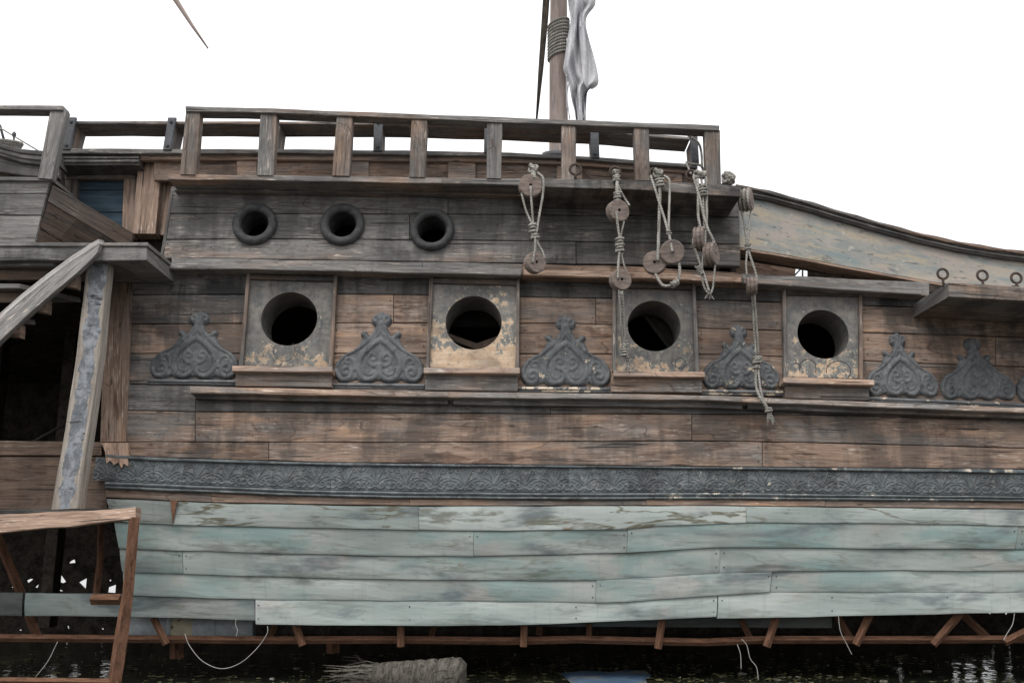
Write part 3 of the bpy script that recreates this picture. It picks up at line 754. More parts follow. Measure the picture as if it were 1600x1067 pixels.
plank(b0m, b1, 1162, 1440, .145, .05, ship, gap=.5, name='rail_moulding', tone=.3, val=1.3, soot=.2, jit=.004)
plank(b1, line([(1450, 478), (1600, 488)]), 1450, RX, .0, .06, ship, name='plank', tone=.2, val=.8, soot=.8)

# --- ledge over the gallery, with the channel at its right end
e0 = line([(262, 272), (400, 273.5), (690, 277.5), (815, 279.5)])
e1 = line([(262, 281), (400, 282), (690, 287), (815, 290)])
plank(e0, e1, 262, 690, .36, .42, ship, gap=.2, name='ledge', tone=.4, val=1.25, soot=.3, jit=.004, dv=(0, .45, 0))
plank(e0, e1, 690, 815, .36, .42, ship, gap=.2, name='ledge', tone=.35, val=1.2, soot=.3, jit=.004, dv=(0, .45, 0))
plank(line([(262, 289), (690, 294), (815, 297)]), line([(262, 298), (690, 304), (815, 307)]), 272, 815, .10, .14, ship, gap=.2, name='ledge_moulding', tone=.45, val=1.0, soot=.4)
channel = board('channel_board', [(815, 279), (980, 281.5), (1157, 290)], [(815, 292), (980, 295.5), (1157, 308)], .62, .1, ship, tone=.35, val=1.05, soot=.85, dv=(0, .66, 0), jit=.003)
channel2 = board('channel_board', [(1482, 441), (1600, 448), (RX, 463)], [(1482, 464), (1600, 470), (RX, 485)], .80, .1, ship, tone=.42, val=.95, soot=.6, dv=(0, .84, 0), jit=.003)
def eye(px, py, off, r_px, parent, sag=0, yaw=0., low=None, name='eyebolt'):
    c = P(px, py, off); k = (P(px + 1, py, off) - c).length; r = r_px * k
    ca, sa = math.cos(yaw), math.sin(yaw)
    loop = [c + Vector((ca, sa, 0)) * (r * math.sin(t)) + Vector((0, 0, 1)) * (-r * math.cos(t)) for t in np.linspace(.25, 2 * math.pi - .1, 20)]
    foot = c + Vector((0, 0, -r - (low or .09)))
    tube(name, [foot, c + Vector((-.004, 0, -r * 1.25))] + loop, r * .26, M['rusteye'], parent, 8)
for x, y in ((1473, 428), (1535, 430.5), (1588, 434.5), (1650, 438)): eye(x, y, .70, 8, channel2, low=.08)
eye(899, 265, .55, 8.5, channel, low=.05)
for x, y in ((961, 269), (1023, 271), (1080, 274)): eye(x, y, .56, 8, channel, low=.05)

# --- front balustrade
t0 = line([(290, 166), (400, 168.5), (526, 173.5), (650, 178), (780, 183), (1124, 196)])
t1 = line([(290, 174), (400, 176), (526, 181), (650, 185.5), (780, 191), (1124, 204)])
rail = board('balustrade', span(t0, 290, 1124), span(t1, 290, 1124), .40, .14, ship, tone=.3, val=1.25, soot=.3, dv=(0, .17, 0), jit=.004)
for bl, br, tl, tr_, yb in ((281, 305, 290, 313, 272.5), (401, 427, 407, 433, 273.5), (519, 546, 526, 551, 274.5), (639, 664, 643, 668, 276.5),
                           (760, 783, 761, 785, 278.5), (878, 900, 877, 900, 280), (993, 1016, 990, 1014, 281.5), (1104, 1127, 1101, 1125, 288)):
    xm = (tl + tr_) / 2
    board('baluster', [(bl, yb), (tl, t1(xm))], [(br, yb + .6), (tr_, t1(xm) + .6)], .375, .10, rail, tone=.45 + random.uniform(-.12, .12), val=1.1, soot=.4, dv=(0, .11, 0))

# --- inner railing
i0 = line([(108, 189), (300, 189.5), (434, 190), (550, 189.5), (645, 191.5), (786, 196), (935, 202), (1080, 214)])
i1 = line([(108, 193.5), (300, 194), (434, 194.5), (550, 194.5), (645, 196), (786, 200), (935, 206.5), (1080, 219)])
inner = board('inner_railing', span(i0, 108, 1078), span(i1, 108, 1078), .0, .3, ship, tone=.42, val=1.2, soot=.3, dv=(0, .34, 0), jit=.004)
s0_ = line([(98, 232), (300, 233), (434, 233), (700, 236), (786, 238), (903, 243.5), (990, 250), (1090, 257)])
s1_ = line([(98, 240), (300, 240), (434, 239), (700, 243), (786, 244), (903, 249), (990, 255.5), (1090, 263)])
s2_ = line([(98, 250), (300, 250), (434, 249.5), (700, 252), (786, 253), (903, 258), (990, 264.5), (1090, 272)])
board('inner_sill', span(s0_, 90, 1090), span(s1_, 90, 1090), .03, .35, ship, tone=.2, val=1.15, soot=.4, dv=(0, .38, 0), jit=.004)
board('sill_strip', span(s1_, 216, 1090), span(s2_, 216, 1090), -.03, .05, ship, tone=.68, val=1.35, soot=.2)
def inner_post(bl, tl, w, plate=True, ov=5):
    xm = (bl + tl) / 2 + w / 2
    yb, yt = s0_(xm), i1(xm)
    board('inner_post', [(bl + 1, yb - .5), (tl + 1, yt + .3)], [(bl + w - 1, yb - .5), (tl + w - 1, yt + .3)], -.02, .3, inner, tone=.5, val=1.0, soot=.3, dv=(0, .28, 0), jit=0)
    if plate:
        pl = board('iron_strap', [(bl, yb + 1), (tl, yt - 10)], [(bl + w, yb + 1), (tl + w, yt - 10)], .05, .03, inner, M['iron'], jit=0, ch=.008)
for bl, tl, w, pl in ((96, 106, 13, 1), (254, 262, 13, 1), (421, 426, 13, 0), (583, 584, 14, 1), (756, 757, 13, 1), (924, 922, 13, 1), (1081, 1078, 12, 1)):
    inner_post(bl, tl, w, pl)
    if pl:
        for f in (.12, .86):
            xb, xt = bl + w / 2, tl + w / 2; yb, yt = s0_(xb) + 1, i1(xt) - 10
            c = P(xb + (xt - xb) * f, yb + (yt - yb) * f, .052)
            lathe('bolt_head', [(0.001, .014), (.016, .012), (.02, 0.), (.001, -.002)], c, NH, M['ring'], inner, seg=10)
# panels below the sill
u0 = line([(216, 251), (434, 250.5), (700, 253), (903, 259), (1090, 273)])
u1 = line([(216, 282), (690, 286), (1100, 296)])
for c0, c1 in ((240, 372), (400, 548), (574, 702), (741, 872), (908, 1092)):
    plank(u0, u1, c0, c1, -.09, .04, ship, name='bulwark_panel', tone=.62, val=1.05, soot=.45)
for c0, c1 in ((370, 401), (546, 576), (700, 743), (870, 910), (1036, 1066)):
    plank(u0, u1, c0, c1, -.06, .06, ship, gap=.3, name='bulwark_stile', tone=.66, val=1.5, soot=.2)

# --- door bay at the left, set back
BO = -.30
mold = [(0, 0), (.1, .02), (.35, .025), (.42, .008), (.5, .02), (.75, .03), (.82, .01), (1., .0)]
board('bay_moulding', [(88, 244), (218, 244)], [(88, 258.5), (218, 258.5)], -.02, .3, ship, tone=.02, val=1.0, prof=mold)
plank(line([(80, 259.5), (220, 259.5)]), line([(80, 280), (220, 280)]), 96, 212, BO + .04, .06, ship, name='bay_beam', tone=.45, val=1.1, soot=.35)
board('bay_post', [(70, 262), (78, 372)], [(98, 262), (96, 372)], BO + .08, .1, ship, tone=.62, val=1.2, soot=.2)
board('bay_post', [(98, 280), (98, 390)], [(119, 280), (119, 390)], BO + .03, .08, ship, tone=.45, val=1.0, soot=.4)
door = None
for y0, y1 in ((280, 297), (297, 332), (332, 366)):
    pn = board('blue_door_board', [(118, y0 + .4), (194, y0 + .4)], [(118, y1 - .4), (192, y1 - .4)], BO - .05, .03, ship, M['blue'])
board('bay_post', [(193, 280), (190, 372)], [(212, 280), (210, 372)], BO + .03, .08, ship, tone=.66, val=1.25, soot=.2)
board('bay_post', [(216, 254), (206, 365)], [(252, 254), (243, 365)], BO + .14, .16, ship, tone=.70, val=1.35, soot=.15)
board('bay_post', [(252, 281), (243, 367)], [(274, 281), (262, 367)], BO + .05, .08, ship, tone=.62, val=1.15, soot=.3)
plank(line([(250, 251), (300, 251)]), line([(250, 279), (300, 279)]), 250, 290, BO + .1, .06, ship, name='bay_beam', tone=.55, val=1.05, soot=.3)
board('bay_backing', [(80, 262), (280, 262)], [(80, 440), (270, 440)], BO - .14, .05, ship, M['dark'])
# --- stern quarter at far left
for y0, y1 in ((279, 303), (303, 336.5), (336.5, 380)):
    board('plank', [(LX, y0 - 1), (78 - (y0 - 279) * .24, y0 + .5)], [(LX, y1 - 1.5), (78 - (y1 - 279) * .24, y1 - .5)], .42 + random.uniform(-.004, .004), .06, ship, tone=.0, val=1.15, soot=.4)
board('stern_cap', [(LX, 274), (82, 277)], [(LX, 279), (82, 283)], .45, .1, ship, tone=.0, val=1.2, soot=.3, dv=(0, .5, 0))
srail = board('stern_railing', [(LX, 163), (98, 165)], [(LX, 170), (98, 172)], .50, .12, ship, tone=.05, val=1.5, soot=.15, dv=(0, .16, 0))
board('stern_post', [(59, 278), (78, 172.5)], [(81, 280), (103, 172.5)], .475, .12, srail, tone=.12, val=1.4, soot=.2, dv=(0, .10, 0))
board('stern_post', [(-160, 278), (-141, 171)], [(-138, 278), (-116, 171)], .475, .12, srail, tone=.12, val=1.4, soot=.2, dv=(0, .10, 0))
# curved moulding behind the stern railing
m0 = [(LX, 205), (-60, 214), (-20, 220), (10, 228), (40, 234), (68, 236), (92, 237)]
m1 = [(LX, 222), (-60, 232), (-20, 238), (10, 246), (35, 254), (66, 257), (92, 257)]
m2 = [(LX, 246), (-60, 257), (-20, 264), (10, 270), (40, 275), (66, 276), (92, 277)]
board('stern_moulding', m0, m1, .12, .2, ship, tone=.0, val=1.0, prof=mold, n=24, soot=.3)
board('stern_panel', m1, m2, .06, .1, ship, tone=.0, val=1.15, n=20, soot=.4)
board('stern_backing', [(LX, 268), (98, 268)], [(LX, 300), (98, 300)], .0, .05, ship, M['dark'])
# raking wing boards between the quarter and the hull side: outer end near, inner end far
def wing(a, b, c, d, o0, o1, **kw):
    slab('wing_board', [P(*a, o0), P(*b, o1)], [P(*c, o0), P(*d, o1)], (0, .05, .0), M['wood'], ship, **kw)
wing((82, 289), (208, 364), (75, 315), (204, 392), .40, -.12, tone=.55, val=.42, soot=.2)
wing((75, 316.5), (204, 393), (62, 357), (150, 410), .39, -.13, tone=.60, val=.38, soot=.2)
wing((62, 358), (150, 411), (55, 385), (120, 425), .385, -.10, tone=.60, val=.42, soot=.2)
# platform beam at the left, standing out from the side
board('platform_beam', [(LX, 379), (231, 379)], [(LX, 384.5), (231, 384.5)], .80, .1, ship, tone=.12, val=1.4, soot=.6, dv=(0, .8, 0))
board('platform_beam', [(LX, 385), (229, 385)], [(LX, 407), (229, 407)], .78, .1, ship, tone=.15, val=1.15, soot=.8, dv=(0, .78, 0), jit=.004)
# upright at the edge of the opening, with its broken foot
board('edge_post', [(165, 436), (156, 690)], [(206, 436), (197, 690)], -.02, .1, ship, tone=.74, val=.85, soot=.25)
jag = [(158, 691.5), (199, 691.5), (200, 728), (193, 724), (190, 731), (185, 722), (178, 726), (172, 719), (166, 724), (164, 705)]
prism('broken_foot', [P(x, y, .03) for x, y in jag[::-1]], -NH * .06, M['wood'], ship, P(164, 691, 0) - P(166, 724, 0), tone=.85, val=1.9, soot=.0)
# brown boards low in the opening
plank(line([(LX, 684), (160, 690)]), line([(LX, 711), (160, 712)]), LX, 159, -.06, .05, ship, tone=.95, val=.75, soot=.2)
plank(line([(LX, 712), (164, 713)]), line([(LX, 796), (168, 796)]), LX, 162, -.08, .05, ship, s1=6, tone=1.0, val=.62, soot=.3)
plank(line([(LX, 797), (168, 793)]), line([(LX, 806), (168, 801)]), LX, 172, .1, .3, ship, tone=.4, val=.5, soot=.3)

# --- right bulwark, swept down
B0 = [(1150, 288), (1165, 290), (1200, 297), (1260, 313), (1320, 331), (1380, 348), (1440, 364), (1500, 377), (1560, 387), (1600, 392), (1700, 402), (RX, 410)]
B1 = [(x, y + 5) for x, y in B0]; B2 = [(x, y + 16) for x, y in B0]
B3 = [(1150, 386), (1165, 388.5), (1200, 394), (1260, 404.5), (1320, 416), (1380, 427), (1440, 438), (1500, 447), (1560, 455), (1600, 460), (1700, 468), (RX, 478)]
BU = -.08
board('bulwark_cap', B0, B1, BU + .09, .2, ship, tone=.5, val=.85, n=40, soot=.4, jit=.006)
board('bulwark_moulding', [(x, y + .6) for x, y in B1], B2, BU + .045, .1, ship, tone=.12, val=.75, n=40, prof=mold, soot=.4)
board('painted_bulwark', B2, B3, BU, .05, ship, M['bulwark'], n=40)
board('bulwark_edge', [(x, y + .5) for x, y in B3], [(x, y + 3.5) for x, y in B3], BU + .01, .24, ship, tone=.95, val=1.35, n=40, soot=.1, dv=(0, .26, 0))
slab('inner_board', [PY(1120, 384, D + 1.), PY(1245, 412, D + 1.)], [PY(1120, 446, D + 1.), PY(1239, 446, D + 1.)], (0, .04, 0), M['wood'], ship, tone=1., val=1.0, soot=.1)
slab('inner_board', [PY(1263, 402, D + .9), PY(1470, 425, D + .9)], [PY(1263, 448, D + .9), PY(1470, 458, D + .9)], (0, .04, 0), M['dark'], ship)
slab('inner_beam', [PY(1120, 374, D + .6), PY(1470, 440, D + .6)], [PY(1120, 397, D + .6), PY(1470, 456, D + .6)], (0, .06, 0), M['wood'], ship, tone=.7, val=.25)
for a, b in (((1240, 432), (1256, 415)), ((1254, 412), (1254, 434))):
    tube('stay_wire', [PY(*a, D + 4), PY(*b, D + 4)], .014, M['iron'], ship, 6)

# --- lower hull: overlapping green strakes
S0 = line([(165, 779), (340, 786), (600, 791), (1100, 790), (1600, 796)])
S1a = line([(178, 815), (300, 821), (600, 827), (740, 829.5), (985, 827)]); S1b = line([(980, 824), (1100, 819), (1165, 816.5), (1400, 818), (1600, 822)])
S1 = lambda x: S1a(x) if x < 982 else S1b(x)
S2 = line([(185, 857), (430, 864.5), (600, 868.5), (740, 869), (980, 863.5), (1100, 856), (1130, 854.5), (1350, 857), (1600, 858)])
S3a = line([(190, 894), (430, 901), (575, 905), (800, 906.5), (932, 907)]); S3b = line([(932, 906), (1122, 896), (1200, 893), (1412, 890.5), (1525, 892.5), (1600, 892)])
S3 = lambda x: S3a(x) if x < 932 else S3b(x)
S4a = line([(40, 928), (210, 930.5), (398, 936.5), (600, 938.5), (800, 939.5), (931, 941.5)]); S4b = line([(931, 944.5), (1087, 932), (1122, 930), (1200, 925), (1412, 925.5), (1600, 925)])
S4 = lambda x: S4a(x) if x < 931 else S4b(x)
S5a = line([(40, 962), (200, 963), (398, 969)]); S5b = line([(398, 975.5), (617, 977.5), (800, 977), (960, 970.5), (1120, 963.5)]); S5c = line([(1120, 966.5), (1200, 965), (1360, 961.5), (1600, 956.5)])
pr_s = [(0, .0), (.12, .006), (.3, .011), (.5, .015), (.72, .018), (.93, .018), (.985, .016), (1., .010)]
def strake(f, g, x0, x1, off, s0=0, s1=0, lift=2.0, **kw):
    k = dict(mat=M['sheet'], pf=PL, prof=pr_s, smooth=False, dents=.015, jit=.003, name='strake'); k.update(kw)
    o = plank(lambda x: f(x) - lift, g, x0, x1, off, .04, ship, gap=.25, s0=s0, s1=s1, **k)
    return o
for c0, c1, s0, v in ((166, 270.5, 12, .62), (270.5, 655, 0, .92), (655, 1165.5, 0, 1.08), (1165.5, RX, 0, 1.05)):
    strake(S0, S1, c0, c1, .030, s0=s0, stain=.95, val=v, lift=0, tone=.15)
for c0, c1, s0, s1, v in ((178, 740, 9, 0, .85), (740, 981, 0, -2, .92), (981, 1591, -2, -6, .9), (1591, RX, -6, 0, .8)):
    strake(S1, S2, c0, c1, .024 + (.006 if c0 == 981 else 0), s0, s1, stain=.35, val=v, tone=.9)
for c0, c1, s0, s1, v in ((187, 285.5, 5, 2, .80), (285.5, 1125, 2, -2, .92), (1125, RX, -2, 0, .98)):
    strake(S2, S3, c0, c1, .018, s0, s1, stain=.4, val=v, tone=.8)
for c0, c1, s0, s1, v in ((192, 932, 4, -2, .90), (932, 1207, -2, -5, .98), (1207, RX, -5, 0, .96)):
    strake(S3, S4, c0, c1, .012 + (.016 if c0 == 932 else 0), s0, s1, stain=.2, val=v, tone=.7)
strake(S4, S5a, 40, 398, .000, 0, 2, stain=.3, val=.72)
strake(S4, S5b, 399, 1121, .018, 1, -2, stain=.2, val=1.16, tone=.25)
strake(S4, S5c, 1122, RX, .020, -2, 0, stain=.2, val=1.20, tone=.12)
strake(S4, line([(LX, 960), (40, 962)]), LX, 36, -.3, 0, 0, stain=.3, val=.3)
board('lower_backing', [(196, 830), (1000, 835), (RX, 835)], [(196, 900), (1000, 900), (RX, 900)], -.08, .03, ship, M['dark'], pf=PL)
slab('inner_strake', [PY(790, 958, D + .5), PY(1300, 950, D + .5)], [PY(790, 978, D + .5), PY(1300, 981, D + .5)], (0, .05, 0), M['sheet'], ship, val=.4)
tri = [(266, 781), (277, 782), (273, 800), (270, 818)]
prism('rust_gap', [PL(x, y, .065) for x, y in tri], NL * -.02, M['rust'], ship)

# nail heads at the plank ends
nv, nf = [], []
def nail(p, n, r=.0075):
    a = n.cross(Vector((1, 0, 0))).normalized(); b = n.cross(a); k = len(nv)
    for i in range(6): nv.append(p + n * .004 + (a * math.cos(i * 1.0472) + b * math.sin(i * 1.0472)) * r)
    nv.append(p + n * .008)
    for i in range(6): nf.append((k + i, k + (i + 1) % 6, k + 6))
for fa, fb_, xs, pf, off in ((q1, q2, (203, 300, 311, 1075, 1087), P, -.026), (q2, q3, (203, 1185, 1197), P, -.026), (r1, r2, (206, 526, 610, 620, 926, 936, 1092, 1214), P, -.045), (r2, r3, (206, 378, 526, 662, 820, 1096, 1356), P, -.045),
                        (S1, S2, (734, 746, 975, 987, 1585, 1597), PL, .040), (S2, S3, (280, 291, 1119, 1131), PL, .034), (S3, S4, (926, 938, 1050, 1201, 1213), PL, .029), (S4, S5b, (404, 640, 900, 1115), PL, .034), (S4, S5c, (1128, 1300, 1480), PL, .034),
                        (g1, g2, (268, 634, 646), P, .004), (g2, g3, (262, 894, 906), P, .004)):
    for x_ in xs:
        for f_ in (.22, .76):
            y_ = fa(x_) + (fb_(x_) - fa(x_)) * f_
            nail(pf(x_, y_, off), NH if pf is P else NL)
o = mesh_obj('nails', nv, nf, M['rusteye'], ship, [((0, 0), (.01, 0), (.01, .01))] * len(nf)); o['kind'] = 'stuff'

# --- mast, furled yard and spars
MY = D + 3.2
mz = lambda px, py: PY(px, py, MY)
mast = tube('mast', [mz(873, 330), mz(873, 245), mz(872.5, 100), mz(873, 0), mz(873, -90), mz(873, -300)], [.135, .132, .126, .120, .117, .11], M['mast'], ship, 24)
for i in range(11):
    y = 33 + i * 5.0
    c = mz(872.8, y + 6); pts = [c + Vector((math.cos(t) * .141, math.sin(t) * .141, .05 * math.cos(t) + .012 * t / 6.283)) for t in np.linspace(0, 2 * math.pi, 25)[:-1]]
    tube('rope_turn', pts, .021, M['rope'], mast, 7, closed=True)
tube('mast_collar', [p for p in ring_pts(mz(873, 243), .19, 28, Vector((0, -.3, 1)))], .05, M['iron'], mast, 8, closed=True)
tube('spar', [PY(838.5, 186, MY - .5), PY(845, 110, MY - .5), PY(851.5, 30, MY - .5), PY(856, -40, MY - .5), PY(866, -200, MY - .5)], [.014, .036, .048, .05, .05], M['dark'], ship, 10)
tube('yard_tip', [PY(325, 76, D + 2), PY(300, 40, D + 2), PY(273, -2, D + 2), PY(235, -60, D + 2), PY(100, -260, D + 2)], [.010, .022, .036, .045, .06], M['mast'], ship, 10)

# ------------------------------------------------------------------ torn sail hanging by the mast
sail = thing('torn_sail', 'torn pale grey sailcloth hanging beside the mast', 'sail', mz(905, 190))
edge = [(-90, 880, 925), (-30, 884, 928), (0, 887, 931), (12, 888, 930), (22, 890, 917), (34, 893, 914), (50, 889, 917), (66, 886, 921), (82, 884, 925), (100, 881, 929), (110, 879.5, 931), (120, 883, 934), (131, 888, 936), (138, 890, 922), (148, 892, 917), (160, 894, 917), (170, 897, 915), (190, 899, 917)]
nxs = 22; vs, fs, us = [], [], []
for j, (y, a, b) in enumerate(edge):
    for i in range(nxs):
        t = i / (nxs - 1); x = a + (b - a) * t
        f = .10 * math.sin(t * 12 + j * .32) + .05 * math.sin(t * 23 - j * .5) + .02 * math.sin(j * 1.3 + t * 5)
        yy = y + (3.5 * math.sin(t * 9 + j) + (5 * abs(math.sin(t * 17)) if j > 14 else 0)) * (1 if j > 8 else .4)
        vs.append(PY(x, yy, MY - .22 - .12 * math.sin(t * math.pi) + f))
for j in range(len(edge) - 1):
    for i in range(nxs - 1):
        q = (j * nxs + i, j * nxs + i + 1, (j + 1) * nxs + i + 1, (j + 1) * nxs + i); fs.append(q)
        us.append(tuple((vs[k].x, vs[k].z) for k in q))
so_ = mesh_obj('sailcloth', vs, fs, M['cloth'], sail, us, True)
md = so_.modifiers.new('thick', 'SOLIDIFY'); md.thickness = .008
md = so_.modifiers.new('sub', 'SUBSURF'); md.levels = md.render_levels = 2
fe = [(40, 905, 914), (60, 906, 920), (80, 908, 926), (100, 909, 931), (118, 910, 935), (130, 912, 936), (137, 916, 924)]
vs, fs, us = [], [], []
for j, (y, a, b) in enumerate(fe):
    for i in range(10):
        t = i / 9; vs.append(PY(a + (b - a) * t, y + 4 * math.sin(t * 8) * (j > 3), MY - .48 + .05 * math.sin(t * 9 + j)))
for j in range(len(fe) - 1):
    for i in range(9):
        q = (j * 10 + i, j * 10 + i + 1, (j + 1) * 10 + i + 1, (j + 1) * 10 + i); fs.append(q); us.append(tuple((vs[k].x, vs[k].z) for k in q))
fl_ = mesh_obj('loose_flap', vs, fs, M['cloth'], sail, us, True)
md = fl_.modifiers.new('thick', 'SOLIDIFY'); md.thickness = .008
md = fl_.modifiers.new('sub', 'SUBSURF'); md.levels = md.render_levels = 2
bun = [PY(x, y, MY - .2) for x, y in ((893, -30), (903, -6), (912, 3), (918, 8), (921, 12))]
tube('sail_bundle', smooth_path(bun, 5), [.05 + .05 * math.sin(i / 20 * 3.0) for i in range(21)], M['cloth'], sail, 14)
for a in ([(886, 60), (887, 100), (885, 140), (890, 186)], [(889, 128), (886, 150), (886, 172)], [(905, 150), (908, 170), (912, 186)]):
    tube('frayed_line', smooth_path([PY(x, y, MY - .3) for x, y in a], 5), .008, M['cloth'], sail, 5)

# ------------------------------------------------------------------ blocks and ropes hanging from the channel
def pulley(t, px, py, off, rpx, yaw=0., tilt=0., wide=.07):
    c = P(px, py, off); r = rpx * (P(px + 1, py, off) - c).length
    w = wide / 2; h = r * .15
    prof = [(h, w), (r * .93, w), (r, w * .8), (r, w * .62), (r * .90, w * .42), (r, w * .22), (r, -w * .22), (r * .90, -w * .42), (r, -w * .62), (r, -w * .8), (r * .93, -w), (h, -w)]
    ax = Vector((math.sin(yaw) * math.cos(tilt), -math.cos(yaw) * math.cos(tilt), math.sin(tilt)))
    lathe('pulley_block', prof, c, ax, M['block'], t, seg=30)
def rope(t, pts, r=.012, nm='rope', k=6, mat=None):
    r *= .86
    return tube(nm, smooth_path([P(*p) for p in pts], k), r, mat or M['rope'], t, 8)
def knot(t, px, py, off, R_, turns, hgt, r=.012, ax=(0, 0, 1), nm='knot'):
    c = P(px, py, off); az = Vector(ax).normalized(); a = az.cross(Vector((.3, -1, .1))).normalized(); b = az.cross(a)
    n = int(turns * 12)
    pts = [c + az * (hgt * (i / n - .5)) + (a * math.cos(i / 12 * 6.283) + b * math.sin(i / 12 * 6.283)) * R_ * (1 + .15 * math.sin(i * 1.3)) for i in range(n + 1)]
    tube(nm, pts, r, M['rope'], t, 7)
def ball_knot(t, px, py, off, R_, r=.014, turns=3, nm='knot', squash=1.):
    c = P(px, py, off)
    for q in range(turns):
        a0 = q * math.pi / turns; n = Vector((math.cos(a0) * .8, math.sin(a0 * 2) * .3 - .3, .35 + .5 * math.sin(a0 * 3))).normalized()
        pts = [c + (p - c) * (1 + .1 * math.sin(i * .9 + q)) for i, p in enumerate(ring_pts(c, R_, 18, n))]
        pts = [Vector((p.x, p.y, c.z + (p.z - c.z) * squash)) for p in pts]
        tube(nm, pts, r, M['rope'], t, 7, closed=True)
def fray(t, px, py, off, n=9, L=26, r=.0035, sx=0):
    for i in range(n):
        a = (i / (n - 1) - .5)
        rope(t, [(px + a * 4, py, off), (px + a * 11 + sx * .5, py + L * .55, off + random.uniform(-.02, .02)), (px + a * 16 + sx + random.uniform(-3, 3), py + L * random.uniform(.8, 1.1), off + random.uniform(-.02, .03))], r, 'frayed_end', 3)
GRP = 'rope tackles hanging from the channel board'
def tackle(label, px, py): return thing('block_and_tackle', label, 'tackle', P(px, py, .66), GRP)
t = tackle('leftmost rope tackle, two round blocks one above the other, no tail', 831, 262)
ball_knot(t, 833, 264, .66, .045, .016, 3)
pulley(t, 828.5, 291.5, .68, 18.5, R(8)); pulley(t, 835.5, 411, .68, 17, R(28), wide=.085)
rope(t, [(829, 291, .735), (830, 310, .73), (832, 335, .70), (833, 365, .70)], .013)
rope(t, [(815, 302, .69), (822, 330, .69), (832, 352, .70), (838, 375, .70), (847, 392, .69), (851, 404, .68)], .013)
rope(t, [(840, 270, .68), (849, 280, .70), (848, 305, .69), (842, 340, .69), (838, 365, .70)], .014)
rope(t, [(836, 368, .72), (836, 390, .735), (832, 411, .745)], .014)
rope(t, [(838, 375, .70), (850, 398, .65)], .011)
knot(t, 832, 358, .70, .03, 3, .10); knot(t, 836, 370, .70, .032, 2.5, .06)
rope(t, [(833, 262, .67), (834, 280, .70)], .03)
t = tackle('rope tackle with two blocks and a long frayed tail by the third gun port', 961, 268)
ball_knot(t, 962, 270, .62, .026, .012, 2)
pulley(t, 965, 330.5, .68, 18, R(22), wide=.085); pulley(t, 969, 438, .68, 17, R(20), wide=.085)
rope(t, [(962, 268, .60), (964, 282, .66), (964, 300, .68), (965, 314, .68)], .020)
rope(t, [(963, 270, .60), (966, 290, .67), (975, 308, .67), (984, 322, .68)], .013)
knot(t, 964.5, 306, .68, .026, 3, .07); knot(t, 963, 280, .655, .026, 3, .06)
rope(t, [(963, 331, .745), (965, 350, .73), (968, 372, .70), (968, 392, .71), (966, 415, .73), (966, 436, .75)], .014)
rope(t, [(975, 346, .68), (971, 365, .69), (969, 382, .69), (974, 410, .68), (980, 426, .67)], .010)
knot(t, 968, 384, .70, .032, 5, .15, .013)
rope(t, [(971, 455, .70), (973, 475, .62), (974, 510, .50), (976, 545, .42), (980, 560, .38)], .020)
rope(t, [(967, 453, .70), (970, 490, .60), (973, 540, .43), (981, 566, .37)], .012)
knot(t, 976, 545, .41, .024, 6, .16, .010, (0.1, 0, 1)); fray(t, 980, 560, .37, 8, 22, sx=5)
t = tackle('rope tackle whose two overlapping blocks are joined by a loop below', 1027, 268)
ball_knot(t, 1028, 271, .66, .042, .016, 3)
pulley(t, 1023, 411, .66, 18.5, R(-10)); pulley(t, 1050, 394, .74, 19, R(-4), R(-12), wide=.085)
rope(t, [(1029, 272, .66), (1031, 300, .69), (1030, 340, .69), (1029, 375, .69), (1028, 408, .71)], .019)
rope(t, [(1017, 275, .66), (1025, 300, .70), (1036, 335, .74), (1044, 362, .77), (1050, 388, .80), (1050, 394, .80)], .015)
rope(t, [(1038, 275, .66), (1046, 283, .69), (1046, 310, .71), (1045, 340, .74), (1045, 362, .76)], .014)
knot(t, 1045, 364, .77, .02, 2.5, .05, .009); knot(t, 1031, 287, .69, .035, 3, .09, .013)
rope(t, [(1061, 408, .73), (1062, 425, .72), (1058, 440, .71), (1048, 446, .70), (1036, 446, .69), (1028, 436, .68), (1024, 428, .67)], .017)
knot(t, 1054, 443, .71, .024, 4, .07, .010, (1, 0, .6))
t = tackle('rope tackle with two blocks turned edge-on and a thin drooping loop', 1090, 272)
ball_knot(t, 1093, 273, .66, .058, .018, 3, squash=.6)
pulley(t, 1093, 374, .70, 19.5, R(72), wide=.10); pulley(t, 1111, 397, .70, 18.5, R(60), wide=.10)
rope(t, [(1084, 276, .66), (1092, 305, .71), (1099, 335, .72), (1106, 358, .72), (1113, 372, .72), (1118, 385, .72)], .016)
rope(t, [(1090, 280, .68), (1091, 310, .70), (1091, 335, .70), (1094, 356, .72)], .016)
rope(t, [(1096, 280, .68), (1098, 305, .69), (1100, 340, .69), (1101, 360, .70)], .014)
rope(t, [(1103, 277, .68), (1104, 310, .68), (1104, 345, .69), (1102, 370, .70), (1100, 395, .71)], .016)
rope(t, [(1086, 367, .74), (1083, 378, .74), (1088, 395, .72), (1095, 415, .71), (1103, 438, .70), (1108, 456, .69)], .014)
rope(t, [(1102, 385, .70), (1098, 405, .70), (1097, 430, .70), (1100, 448, .69), (1108, 459, .68), (1113, 452, .68), (1116, 430, .69), (1118, 408, .70)], .012)
knot(t, 1093, 422, .71, .022, 4, .09, .009, (.4, 0, -1)); knot(t, 1098, 300, .70, .036, 4, .12, .011); fray(t, 1108, 459, .68, 5, 9)
t = tackle('rope block and line at the channel end with the longest knotted tail', 1166, 300)
pulley(t, 1165, 313, .42, 17, R(66), wide=.13); pulley(t, 1174.5, 447, .36, 14, R(80), wide=.10)
for i in range(3):
    c = P(1165, 313, .42); ax = Vector((math.sin(R(66)), -math.cos(R(66)), 0))
    tube('rope', ring_pts(c + ax * (-.04 + i * .04), .108, 22, ax), .014, M['rope'], t, 7, closed=True)
